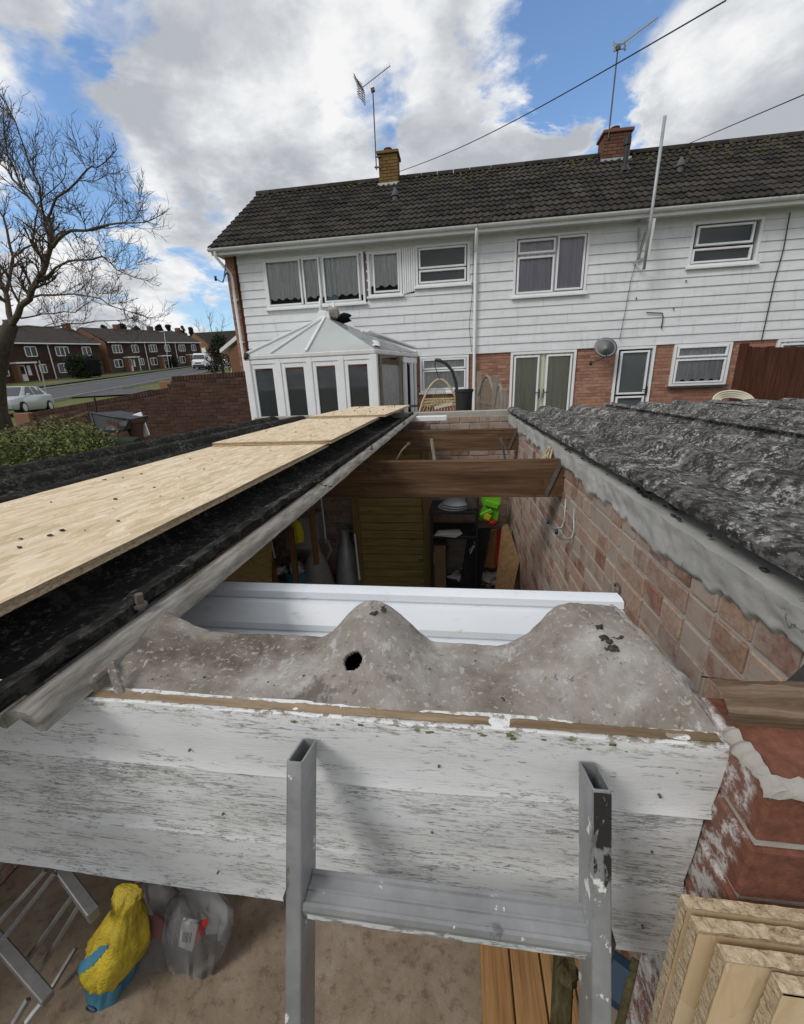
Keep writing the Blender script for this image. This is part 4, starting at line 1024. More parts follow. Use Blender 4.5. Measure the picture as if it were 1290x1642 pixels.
# aerials on the chimneys
def yagi(label, base, top, boom_a, boom_b, n, grid, Y):
    T = thing('tv_aerial', label, 'aerial', base)
    MB().tube([base, top], .018, 6).build('mast', 'rust_steel', T)
    a, b = Vector(boom_a), Vector(boom_b); MB().tube([a, b], .012, 6).build('boom', 'galv', T)
    d = (b - a).normalized(); e = d.cross(Vector((.2, -.85, .3))).normalized()
    for i in range(n):
        c = a + (b - a)*(.18 + .8*i/(n-1)); MB().tube([c - e*(.12 - .003*i), c + e*(.12 - .003*i)], .006, 4).build('element', 'galv', T)
    if grid:
        for s_ in (-1, 1):
            mb = MB()
            for k in range(5):
                q = a + e*s_*(.03 + .06*k) - d*(.02 + .012*k); f_ = Vector((.35, .9, .1)); mb.tube([q - f_*.2, q + f_*.2], .006, 4)
                mb.tube([q - d.cross(e)*.2, q + d.cross(e)*.2], .006, 4)
            for w_ in (-.16, 0, .16): mb.tube([a + e*s_*.02 + d.cross(e)*w_, a + e*s_*.30 - d*.06 + d.cross(e)*w_], .006, 4)
            mb.build('reflector', 'rust_steel', T)
    mb = MB(); mb.bar(top - Vector((.05, 0, .06)), top + Vector((.05, 0, -.04)), .06, .08); mb.build('clamp', 'rust_steel', T)
    return T
Y1 = 13.42
ya = yagi('rooftop television aerial on the left chimney with mesh reflector', at(604, 272, Y=Y1), at(598, 140, Y=Y1), at(580, 141, Y=Y1), at(626, 105, Y=13.2), 11, True, Y1)
mb = MB(); mb.bar(at(601, 268, Y=Y1), at(610, 268, Y=Y1), .04, .03); mb.bar(at(602, 252, Y=Y1), at(610, 250, Y=Y1), .03, .03); mb.build('bracket', 'rust_steel', ya)
yb = yagi('rooftop television aerial on the right chimney, tilted slim mast', at(976, 222, Y=Y1), at(992, 72, Y=Y1), at(988, 78, Y=Y1), at(1056, 27, Y=13.1), 17, False, Y1)
mb = MB()
for k in range(2): mb.tube([at(985, 70 + 9*k, Y=Y1), at(1003, 69 + 9*k, Y=Y1)], .012, 4)
mb.bar(at(985, 66, Y=Y1), at(986, 82, Y=Y1), .05, .03); mb.bar(at(1002, 66, Y=Y1), at(1003, 80, Y=Y1), .05, .03); mb.build('reflector', 'galv', yb)
# old grey pole bracketed to the wall
PL = thing('wall_pole', 'tall grey mast pole bracketed to the white cladding', 'pole', at(1040, 415, Y=10.55))
MB().tube([at(1033, 432, Y=10.6), at(1045, 345, Y=10.5), at(1067, 186, Y=10.5)], .032, 8).build('mast', 'galv', PL, smooth=True)
mb = MB(); mb.bar(at(1022, 355, Y=10.96), at(1046, 352, Y=10.55), .035, .035); mb.bar(at(1016, 421, Y=10.96), at(1036, 413, Y=10.6), .035, .035); mb.bar(at(1026, 365, Y=10.95), at(1024, 420, Y=10.95), .04, .03); mb.bar(at(1024, 418, Y=10.95), at(1041, 357, Y=10.6), .025, .025)
mb.build('bracket', 'galv', PL)
MB().bar(at(1049, 350, Y=10.52), at(1038, 412, Y=10.57), .075, .03, (0, 1, 0)).build('backboard', 'upvc_old', PL)
def sat(label, c, rx, rz, nrm, arm, Y):
    T = thing('satellite_dish', label, 'satellite dish', c); n = Vector(nrm).normalized(); u = n.cross(Vector((0, 0, 1))).normalized(); v_ = u.cross(n)
    mb = MB(); secs = []
    for i in range(7):
        q = i/6; secs.append([c + u*math.cos(a)*rx*q + v_*math.sin(a)*rz*q + n*(.03*q*q) for a in [2*math.pi*k/24 for k in range(24)]])
    mb.loft(secs[1:]); o = mb.build('reflector_dish', 'dish', T, smooth=True); md = o.modifiers.new('thickness', 'SOLIDIFY'); md.thickness = .012
    mb = MB(); mb.tube([c - n*.02, c - v_*rz*.9 + n*.05, arm], .012, 6); mb.tube([arm + Vector((0, 0, -.04)), arm + Vector((0, 0, .06))], .03, 8); mb.build('feed_arm', 'black_plastic', T, smooth=True)
    mb = MB(); mb.tube([c - n*.03, Vector((c.x, YH, c.z - .02))], .02, 6); mb.build('wall_mount', 'rust_steel', T)
sat('grey satellite dish beside the glazed double doors', at(971, 558, Y=10.7), .27, .24, (.15, -1, .35), at(948, 583, Y=10.45), 0)
sat('grey satellite dish on the far left corner of the white house', at(362, 437, Y=10.8), .11, .27, (-.75, -.55, .25), at(346, 447, Y=10.6), 0)
tag(MB().tube([at(640, 275, Y=13.45) + (at(1165, 0, Y=5.5) - at(640, 275, Y=13.45))*(i/16) - Vector((0, 0, .55*math.sin(math.pi*i/16)*.25)) for i in range(17)], .0075, 5).build('telephone_cable', 'cable', org=at(640, 275, Y=13.45)), 'long overhead cable rising to the right from the left chimney', 'cable', 'overhead cables')
tag(MB().tube([at(1070, 245, Y=13.7) + (at(1300, 147, Y=7) - at(1070, 245, Y=13.7))*(i/10) for i in range(11)], .0075, 5).build('telephone_cable', 'cable', org=at(1070, 245, Y=13.7)), 'short overhead cable above the right part of the roof', 'cable', 'overhead cables')
# ------------------------------------------------------------------ conservatory
CO = thing('conservatory', 'white framed conservatory with a pitched glazed roof against the left house', 'conservatory', (-3.2, 10, ZF))
P = [Vector((-5.25, 10.96, 0)), Vector((-4.62, 9.05, 0)), Vector((-1.78, 9.05, 0)), Vector((-1.08, 10.96, 0))]
ZT = 3.02
def wallbar(p, q, z0, z1, w_=.08, d_=.09, c=.008): return MB().bar((p.x, p.y, (z0+z1)/2), (q.x, q.y, (z0+z1)/2), d_, z1 - z0, (0, 0, 1), c)
def post(p, w_=.09, z0=ZF, z1=ZT, name='post', mt='upvc', lab=None): return MB().box(p.x - w_/2, p.x + w_/2, p.y - w_/2, p.y + w_/2, z0, z1, .01).build(name, mt, CO, label=lab)
MB().add([tuple(p + Vector((0, 0, ZF + .02))) for p in P], [(0, 1, 2, 3)]).build('tiled_floor', 'room', CO)
for i, (a, b, n) in enumerate(((P[0], P[1], 3), (P[1], P[2], 4))):
    d = (b - a); mid = []
    wallbar(a, b, ZT - .09, ZT + .0, d_=.10).build('top_rail', 'upvc', CO); wallbar(a, b, ZF, ZF + .12, d_=.10).build('bottom_rail', 'upvc', CO)
    for k in range(n):
        p, q = a + d*(k/n), a + d*((k+1)/n); u = d.normalized(); nrm = Vector((u.y, -u.x, 0))
        s = MB(); p1, q1 = p + u*.06, q - u*.06
        for (pp, qq) in ((p1, p1 + u*.085), (q1 - u*.085, q1)):
            s.bar((((pp+qq)/2).x, ((pp+qq)/2).y, ZF + .12), (((pp+qq)/2).x, ((pp+qq)/2).y, ZT - .09), .085, .075, tuple(nrm), .008)
        for z in (ZF + .17, ZT - .14): s.bar((p1.x, p1.y, z), (q1.x, q1.y, z), .067, .09, (0, 0, 1), .008)
        cs = s.build('casement', 'upvc', CO)
        pl = MB(); g0, g1 = p1 + u*.08, q1 - u*.08; pl.bar((g0.x, g0.y, (ZF+ZT)/2 - .02), (g1.x, g1.y, (ZF+ZT)/2 - .02), .01, ZT - ZF - .40, (0, 0, 1)); pl.build('pane', 'glass_dark', cs)
    for k in range(n+1):
        if i == 0 or k: post(a + d*(k/n), .12 if k not in (0, n) else .15)
# right facet: boarded over with weathered grey timber and a grey sheet
a, b = P[2], P[3]; d = b - a
q = lambda t, z: (a + d*t) + Vector((0, 0, z))
MB().bar(q(.16, 2.0), q(.60, 2.0), .012, 1.85).build('grey_sheet', 'galv', CO, label='dull grey sheet filling the broken side of the conservatory')
MB().bar(q(.10, 1.9), q(.10, 1.95), .03, 2.0).build('pane', 'glass_dark', CO)
for t_, w_ in ((.13, .06), (.56, .11)): MB().bar(q(t_, ZF), q(t_ - .0, 3.02 + (.12 if t_ > .5 else 0)), w_, .09, (0, 1, 0), .006).build('timber_post', 'weathered', CO)
MB().bar(q(.05, 2.90), q(.62, 2.88), .05, .11).build('timber_rail', 'weathered_x', CO)
for t_, w_ in ((.70, .10), (.86, .12), (.97, .09)): MB().bar(q(t_, ZF), q(t_, ZT), w_, .1, (0, 1, 0), .01).build('post', 'upvc', CO)
MB().bar(q(.63, 2.95), q(1.0, 2.95), .09, .12).build('top_rail', 'upvc', CO); MB().bar(q(.68, 1.9), q(.98, 1.9), .01, 1.9).build('pane', 'glass', CO)
# eaves gutter round the roof
mb = MB(); ring = [P[0], P[1], P[2], P[3]]
for a, b in zip(ring, ring[1:]): mb.bar((a.x, a.y, ZT + .055), (b.x, b.y, ZT + .055), .13, .10, (0, 0, 1), .02, .10)
mb.build('eaves_gutter', 'upvc_old', CO)
apex = at(522, 508, Y=10.15); back = Vector((apex.x - .02, 10.95, apex.z + .02))
ez = ZT + .11
def e(p, out=.03): c = Vector((-3.2, 10.2, 0)); v2 = (p - c).normalized()*out; return Vector((p.x + v2.x, p.y + v2.y, ez))
E0, E1, E2, E3 = [e(p) for p in P]; f1, f2 = E1.lerp(E2, .20), E1.lerp(E2, .48)
for k, (aa, bb) in enumerate(((apex, E1), (apex, f1), (apex, f2), (back, E3), (apex, E1.lerp(E0, .6)))):
    MB().bar(aa + Vector((0, 0, .02)), bb + Vector((0, 0, .03)), .06, .05, (0, 0, 1), .012).build('rafter', 'upvc', CO)
for tri in ((apex, E1, f1), (apex, f1, f2), (apex, f2, E2), (back, apex, E2, E3), (back, apex, E1, E0)):
    n = (tri[1] - tri[0]).cross(tri[2] - tri[0]).normalized()*.008
    MB().prism([tuple(p) for p in tri], n).build('roof_glazing', 'glass_clear' if E2 in tri else 'glass_roof', CO)
MB().bar(apex, back, .14, .09, (0, 0, 1), .02).build('ridge', 'upvc', CO)
fb = MB(); fb.box(apex.x - .17, apex.x + .06, apex.y - .06, apex.y + .14, apex.z - .06, apex.z + .13, .03); fb.prism([apex + Vector((-.24, -.05, -.03)), apex + Vector((.12, -.05, -.10)), apex + Vector((.10, -.05, .10)), apex + Vector((-.12, -.05, .16))], (0, .12, 0)); fo = fb.build('finial_cap', 'upvc', CO, smooth=30)
fb = MB(); fb.tube([apex + Vector((-.10, 0, .1)), apex + Vector((-.10, .02, .34)), apex + Vector((-.11, .05, .42))], [.045, .035, .01], 8); fb.tube([apex + Vector((.16, .25, .1)), apex + Vector((.15, .25, .34))], .03, 8); fb.build('finial', 'upvc', fo, smooth=True)
MB().blob(apex + Vector((.16, .12, .10)), .17, .3, (1, .7, .9), 3, 8).build('finial_box', 'rag', fo, smooth=30)
MB().blob(apex + Vector((.26, .30, -.02)), .17, .5, (1.5, .7, .7), 5, 8).build('roof_gap', 'dark', fo, smooth=True)
# buckled white sheets on the right part of its roof
mb = MB()
for k in range(3):
    a_ = E1.lerp(E2, .58 + .12*k) + Vector((0, .12 + .05*k, .04)); 
    mb.grid(14, 8, lambda u, v, k=k, a_=a_: (a_.x + u*.72 - .1 - v*.15, a_.y + v*.75, a_.z + v*.30*(1 - u*.45) + .045*math.sin(u*7 + k) * (1-u*.3) + .02*nz(u*4, v*3, k) + .015*k - .02))
o = mb.build('loose_sheet', 'upvc', CO, smooth=True, label='buckled white sheets lying loose on the conservatory roof'); md = o.modifiers.new('t', 'SOLIDIFY'); md.thickness = .008
for k, dx in enumerate((0, .16)): MB().bar(E2.lerp(E3, .15) + Vector((-.55 + dx, .55, .46)), E3 + Vector((-.05 + dx*.5, -.35, .10)), .07, .05, (0, 0, 1), .01).build('rafter', 'upvc', CO)
mb = MB(); mb.blob(at(396, 571, Y=9.0), .07, .5, n=6); mb.build('gutter_moss', 'debris', CO, smooth=True)
# ------------------------------------------------------------------ brick extension just behind the left end of the terrace
EX = thing('side_extension', 'low brick gable end peeping out left of the white house', 'building', (-9.8, 18.5, 1.1))
q = [at(371, 592, Y=18), at(388, 592, Y=18)]
xL = q[0].x
MB().box(xL, xL + 3.5, 18, 22, .8, 4.1).build('wall', 'brick_gable', EX)
MB().prism([(xL - .35, 17.9, 4.0), (xL - .35, 17.9, 4.15), (xL + 1.7, 17.9, 5.4), (xL + 3.8, 17.9, 4.15), (xL + 3.8, 17.9, 4.0), (xL + 1.7, 17.9, 5.2)], (0, 4.2, 0)).build('roof', 'upvc', EX)
MB().prism([(xL, 18.0, 4.1), (xL + 1.7, 18.0, 5.15), (xL + 3.5, 18.0, 4.1)], (0, .12, 0)).build('gable', 'brick_gable', EX)
MB().box(xL - .14, xL - .02, 18.2, 18.9, 2.6, 3.4, .02).build('window', 'upvc', EX); MB().box(xL - .2, xL - .02, 18.1, 18.7, 1.2, 2.2, .02).build('meter_box', 'upvc', EX)
# ------------------------------------------------------------------ terraces across the road
def terrace(y0, y1, z0, slope, first, units, labels, gable=False):
    XF = -59.0; n = units; zs = lambda y: z0 + slope*(y - y0)
    for k in range(n):
        a, b = y0 + (y1-y0)*k/n, y0 + (y1-y0)*(k+1)/n; m_ = (a+b)/2; base = zs(m_)
        T = thing('brick_house', labels[k], 'house', (XF, m_, base), 'terraced houses across the road')
        def sheared(mb):
            mb.v = [(p[0], p[1], p[2] + slope*(p[1] - m_)) for p in mb.v]; return mb
        HT = 4.85
        w = MB(); w.box(XF - 8, XF, a, b, base - 1.5, base + 2.35); sheared(w).build('wall', 'brick_dark' if k % 2 else 'mortar_dark', T)
        w = MB(); w.box(XF - 7.99, XF + .10, a, b, base + 2.35, base + HT); sheared(w).build('tile_hanging', 'far_upper', T)
        r = MB(); rz = base + HT + 2.55; ov = .0
        r.prism([(XF + .45, a, base + HT - .06), (XF + .45, a, base + HT + .10), (XF - 4, a, rz), (XF - 8.4, a, base + HT + .10), (XF - 8.4, a, base + HT - .06), (XF - 4, a, rz - .22)], (0, b - a, 0)); rf = sheared(r).build('roof', 'tile_far', T)
        g = MB(); g.box(XF + .45, XF + .58, a, b, base + HT - .10, base + HT + .06); sheared(g).build('gutter', 'upvc', T)
        if gable and k == 0:
            g = MB(); g.prism([(XF + .06, a - .08, base - 1.5), (XF + .06, a - .08, base + HT), (XF - 4, a - .08, rz - .15), (XF - 7.9, a - .08, base + HT), (XF - 7.9, a - .08, base - 1.5)], (0, .07, 0)); sheared(g).build('gable', 'brick_gable', T, label='orange brick gable end wall')
        else:
            g = MB(); g.prism([(XF - .02, a + .02, base + HT), (XF - 4, a + .02, rz - .15), (XF - 7.9, a + .02, base + HT)], (0, .07, 0)); sheared(g).build('gable', 'brick_dark', T)
        c = MB(); c.box(XF - 4.5, XF - 3.7, b - 1.3, b - .4, rz - .5, rz + .75); sheared(c).build('chimney', 'brick_chimney', T)
        wf = lambda yy, z, w_, h, nl, nm='window': None
        def win(yy, z, w_, h, nl):
            s_ = MB(); x = XF + (.10 if z > 2.3 else 0)
            for (p, q_, r_, t_) in ((yy, yy + .1, z, z + h), (yy + w_ - .1, yy + w_, z, z + h), (yy, yy + w_, z, z + .1), (yy, yy + w_, z + h - .1, z + h)): s_.box(x - .02, x + .07, p, q_, base + r_, base + t_)
            for i in range(1, nl): s_.box(x - .02, x + .06, yy + w_*i/nl - .06, yy + w_*i/nl + .06, base + z, base + z + h)
            f_ = sheared(s_).build('window', 'white', T)
            s_ = MB(); s_.box(x + .005, x + .02, yy + .05, yy + w_ - .05, base + z + .05, base + z + h - .05); sheared(s_).build('pane', 'glass_dark', f_)
            s_ = MB(); s_.box(x + .003, x + .010, yy + .1, yy + w_*.42, base + z + .1, base + z + h - .1); sheared(s_).build('curtain', 'lace', f_)
        L = b - a
        win(a + L*.12, 3.1, 2.2 if L > 8.5 else 1.7, 1.35, 3); win(a + L*.62, 3.1, 1.7, 1.35, 2)
        win(a + L*.10, .75, 1.9, 1.35, 2); win(a + L*.78, .9, 1.1, 1.2, 2)
        pc = a + L*.50
        s_ = MB(); s_.box(XF, XF + 1.1, pc - 1.4, pc + 1.5, base + 2.25, base + 2.45); pr_ = sheared(s_).build('porch', 'white', T)
        s_ = MB(); s_.box(XF, XF + .9, pc - 1.3, pc - .9, base - .3, base + 2.25); sheared(s_).build('porch_wall', 'brick_gable', pr_)
        s_ = MB(); s_.box(XF + .8, XF + .9, pc + 1.3, pc + 1.4, base - .3, base + 2.25); sheared(s_).build('porch_post', 'white', pr_)
        s_ = MB(); s_.box(XF + .02, XF + .1, pc - .4, pc + .5, base, base + 2.1); d_ = sheared(s_).build('door', 'white', T)
        s_ = MB(); s_.box(XF + .1, XF + .12, pc - .2, pc + .3, base + .9, base + 1.9); sheared(s_).build('pane', 'glass_dark', d_)
        s_ = MB(); s_.box(XF + .02, XF + .12, pc + .75, pc + 1.2, base + .7, base + 2.0); sheared(s_).build('meter_cupboard', 'white', T)
        if k: 
            s_ = MB(); s_.tube([(XF + .2, a, base), (XF + .2, a, base + HT)], .07, 5); sheared(s_).build('downpipe', 'upvc', T)
terrace(37.5, 65.0, 3.75, .072, True, 3, ['dark tile-hung house at the far left, mostly behind the bare tree', 'dark tile-hung house behind the silver car', 'dark tile-hung house with the clipped hedge before it'])
terrace(66.6, 93.5, 6.15, .082, True, 3, ['dark tile-hung end house with an orange brick gable', 'middle house of the farther dark terrace', 'last house of the farther dark terrace, beside the dark shrub'], True)
B3 = thing('brick_house', 'orange brick house in the distance behind the white van', 'house', (-66, 118, 9), None)
mb = MB(); c = at(352, 590, Y=118); X0 = at(293, 560, Y=118).x; X1 = at(375, 560, Y=118).x; zt = at(330, 552, Y=118).z; za = at(322, 534, Y=118).z
mb.box(X0, X1 + 6, 118, 127, 6, zt); mb.prism([(X0, 118, zt), (X0 + 4.5, 118, za), (X0 + 9, 118, zt)], (0, 9, 0)); mb.build('wall', 'brick_gable', B3)
MB().prism([(X0 + 4.5, 117.8, za + .1), (X0 + 9.2, 117.6, zt - .3), (X1 + 7, 117.6, zt - .3), (X1 + 3, 118, za + .1)], (0, .3, .1)).build('roof', 'tile_far', B3)
for k in range(2): MB().box(X0 + 6 + k*3.4, X0 + 7.3 + k*3.4, 117.9, 118.05, zt - 2.2, zt - .9).build('window', 'white', B3)
# ------------------------------------------------------------------ vegetation helpers
def leaf_cloud(name, mt, parent, pts, size, per, spread, up=.3, label=None):
    mb = MB()
    for p, s_ in pts:
        for k in range(per):
            d = Vector((random.gauss(0, 1), random.gauss(0, 1), random.gauss(0, 1))).normalized()*s_*spread*rnd(.55, 1)
            c_ = Vector(p) + d; a = Vector((rnd(-1, 1), rnd(-1, 1), rnd(-.3, 1) + up)).normalized(); b = a.orthogonal().normalized(); b.rotate(Matrix.Rotation(rnd(0, 6.3), 3, a)); c2 = a.cross(b)
            z = size*rnd(.6, 1.25); mb.add([c_ - b*z*.5, c_ + c2*z*.28, c_ + b*z*.7 + a*z*.1, c_ - c2*z*.28], [(0, 1, 2, 3)])
    return mb.build(name, mt, parent, recalc=False, label=label)
def conifer(label, base, h, r, mt='leaf_conifer', group=None, round_=.35, per=26, kind='conifer_tree', size=None, lo=.14):
    T = thing(kind, label, 'tree', base, group); base = Vector(base)
    MB().tube([base - Vector((0, 0, .3)), base + Vector((0, 0, h*.9))], [r*.12, r*.03], 6).build('trunk', 'bark', T)
    pts = []
    for k in range(46):
        f_ = rnd(lo, 1); rr = r*min(1, (1.02 - f_)**round_*1.05)*rnd(.35, 1); a = rnd(0, 6.3)
        pts.append((base + Vector((rr*math.cos(a), rr*math.sin(a), h*f_)), r*.33))
    leaf_cloud('crown', mt, T, pts, size or r*.2, per, 1); return T
for i, (px, top, wpx, Y, lab) in enumerate([(205, 521, 11, 170, 'tall round-topped pine, leftmost of the skyline pair'), (226, 524, 13, 170, 'broad round-topped pine, second on the skyline'), (262, 519, 11, 165, 'dark pointed pine above the terrace ridge'), (250, 532, 12, 165, 'low dark evergreen beside the pointed skyline pine'), (276, 521, 9, 168, 'slim pine right of the pointed skyline pine'), (298, 524, 8, 175, 'small slender pine alone on the skyline'), (312, 526, 9, 175, 'small pine at the right end of the skyline row'), (285, 538, 22, 160, 'wide dark evergreen mass behind the terrace end'), (176, 522, 10, 175, 'pine behind the chimney of the orange gabled house'), (235, 540, 22, 168, 'low wide evergreen behind the terrace roof')]):
    p = at(px, 560, Y=Y); z = at(px, top, Y=Y).z; r = wpx*Y*1.32/650/1.45; b = Vector((p.x, Y, 9.0))
    conifer(lab, b, z - 9.0, r, 'leaf_dark', 'pines on the skyline', .33, 70, 'conifer_tree', r*.28, .45)
p = at(330, 600, Y=50)
conifer('small dark conifer on the verge in front of the white van', (at(358, 596, Y=46).x, 46, hgt(-28, 46)), at(345, 538, Y=46).z - hgt(-28, 46), 1.75, 'leaf_conifer', None, .6, 60, 'small_tree', .22)
H_ = thing('clipped_hedge', 'dark clipped round-cornered hedge in front of the terrace', 'hedge', (-54, 54, 4.8))
a, b, c = at(114, 603, Y=53.0), at(160, 600, Y=56.5), at(118, 572, Y=53.0)
pts = [((a.x + (b.x - a.x)*rnd(.02, .98) + rnd(-.5, .5), a.y + (b.y - a.y)*rnd(0, 1), a.z + (c.z - a.z)*(rnd(0, 1)**.8)), .5) for k in range(150)]
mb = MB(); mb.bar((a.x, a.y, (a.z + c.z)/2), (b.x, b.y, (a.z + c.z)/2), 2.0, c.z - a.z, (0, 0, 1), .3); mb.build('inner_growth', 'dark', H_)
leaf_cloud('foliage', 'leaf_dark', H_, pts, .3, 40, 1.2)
p = at(292, 588, Y=90); conifer('dark rounded shrub at the end of the farther terrace', (p.x, 90, p.z), 3.8, 3.0, 'leaf_dark', None, .4, 60, 'large_shrub', .4)
p = at(262, 590, Y=82); conifer('low dark bush in front of the farther terrace', (p.x + 2, 82, p.z), 2.2, 1.6, 'leaf_dark', None, .4, 40, 'low_bush', .3)
# bare trees
def bare_tree(label, limbs, trunk, rb, seed, dens=1.0, group=None, sub=1.0, lvl=3):
    random.seed(seed); base = Vector(trunk[0][0]); T = thing('bare_tree', label, 'tree', base, group)
    mb = MB(); mb.tube([q[0] for q in trunk], [q[1] for q in trunk], 10); mb.build('trunk', 'bark', T, smooth=True)
    big, fine = MB(), MB()
    def wander(p, d, L, r0, r1, n, curl, upt):
        pts, rs = [p], [r0]; d = d.normalized()
        for i in range(n):
            d = (d + Vector((rnd(-1, 1), rnd(-1, 1), rnd(-1, 1)))*curl + Vector((0, 0, upt))).normalized()
            p = p + d*L/n; pts.append(p); rs.append(r0 + (r1 - r0)*(i+1)/n)
        return pts, rs
    def twig(p, d, L, r, lev):
        n = 5 if lev < 2 else 3; pts, rs = wander(p, d, L, r, r*.45, n, .22, .09)
        (big if r > .016 else fine).tube(pts, rs, 5 if r > .016 else 3, False)
        if lev >= lvl: return
        for i in range(1, n+1):
            for k in range(2 if rnd(0, 1) < .62*dens else 1):
                dd = (pts[i] - pts[i-1]).normalized(); ax = dd.orthogonal().normalized(); ax.rotate(Matrix.Rotation(rnd(0, 6.3), 3, dd))
                twig(pts[i] - (pts[i] - pts[i-1])*rnd(0, .8), dd*rnd(.5, 1.0) + ax*rnd(.5, 1.0) + Vector((0, 0, .18)), L*rnd(.34, .62), max(.005, r*rnd(.42, .6)), lev + 1)
    for pts, r0, r1 in limbs:
        pts = [Vector(q) for q in pts]; P_ = []
        for a_, b_ in zip(pts, pts[1:]):
            for k in range(3): P_.append(a_.lerp(b_, k/3) + Vector((rnd(-.05, .05), rnd(-.05, .05), rnd(-.05, .05)))*sub)
        P_.append(pts[-1]); R_ = [.62*(r0 + (r1-r0)*i/(len(P_)-1)) for i in range(len(P_))]
        big.tube(P_, R_, 7, False)
        for i in range(2, len(P_)):
            dd = (P_[i] - P_[i-1]).normalized()
            for k in range(2):
                if rnd(0, 1) > .85*dens: continue
                ax = dd.orthogonal().normalized(); ax.rotate(Matrix.Rotation(rnd(0, 6.3), 3, dd))
                twig(P_[i], dd*rnd(.3, .9) + ax + Vector((0, 0, .25)), rnd(.7, 1.35)*sub, max(.008, R_[i]*.5), 1)
        twig(P_[-1], (P_[-1] - P_[-2]), rnd(.5, .8)*sub, max(.010, r1*.85), 1)
    big.build('branches', 'twig', T, smooth=True); fine.build('twigs', 'twig', T, kind='stuff')
    return T
A = lambda px, py, Y: at(px, py, Y=Y)
t0 = A(-8, 660, 11.6); fk = A(18, 520, 11.6)
bare_tree('large bare winter tree at the left edge beside the garden wall', [
    ([fk, A(45, 477, 11.5), A(69, 435, 11.3), A(82, 394, 11.2)], .14, .09),
    ([A(82, 394, 11.2), A(69, 345, 11.3), A(35, 300, 11.6), A(0, 262, 11.9)], .085, .03),
    ([A(82, 394, 11.2), A(115, 370, 11.0), A(180, 360, 10.7), A(232, 356, 10.5)], .075, .018),
    ([A(75, 350, 11.3), A(92, 318, 11.0), A(140, 275, 10.7), A(165, 262, 10.6)], .055, .016),
    ([A(60, 450, 11.4), A(110, 420, 10.9), A(165, 412, 10.6), A(205, 440, 10.4)], .055, .016),
    ([A(45, 477, 11.5), A(100, 470, 11.0), A(160, 480, 10.7), A(210, 500, 10.5)], .05, .014),
    ([A(28, 522, 11.6), A(90, 524, 11.2), A(150, 515, 10.9), A(205, 512, 10.7)], .045, .012),
    ([A(69, 345, 11.3), A(62, 300, 11.0), A(40, 240, 10.9), A(25, 195, 10.8)], .05, .016),
    ([A(35, 300, 11.6), A(15, 250, 11.4), A(5, 190, 11.3)], .04, .014),
    ([fk, A(10, 470, 11.9), A(-20, 430, 12.2), A(-60, 380, 12.5)], .13, .05),
    ([A(10, 470, 11.9), A(20, 410, 12.1), A(5, 350, 12.3), A(-20, 290, 12.5)], .08, .025),
    ([A(20, 410, 12.1), A(50, 390, 12.0), A(60, 330, 12.0), A(100, 290, 11.9)], .05, .015),
    ([A(30, 508, 11.6), A(70, 505, 12.2), A(120, 500, 12.6), A(160, 470, 12.9)], .04, .012)],
    [(t0 - Vector((0, 0, 1.6)), .40), (t0, .31), (A(-8, 610, 11.6), .25), (A(3, 560, 11.6), .21), (fk, .175)], .3, 5, .85, None, .78)
b = A(348, 590, 60); b.z = hgt(b.x, 60)
bare_tree('small bare tree on the skyline behind the dark conifer', [([b + Vector((0, 0, 2)), b + Vector((.2, 0, 4.5)), b + Vector((.1, 0, 7.0))], .14, .05), ([b + Vector((0, 0, 2.6)), b + Vector((-1.2, 0, 4.4)), b + Vector((-2.0, 0, 6.2))], .09, .03), ([b + Vector((.1, 0, 3)), b + Vector((1.3, 0, 4.8)), b + Vector((2.0, 0, 6.4))], .09, .03)], [(b, .2), (b + Vector((0, 0, 2.4)), .15)], .2, 9, .8, None, 1.5, 2)
random.seed(23)
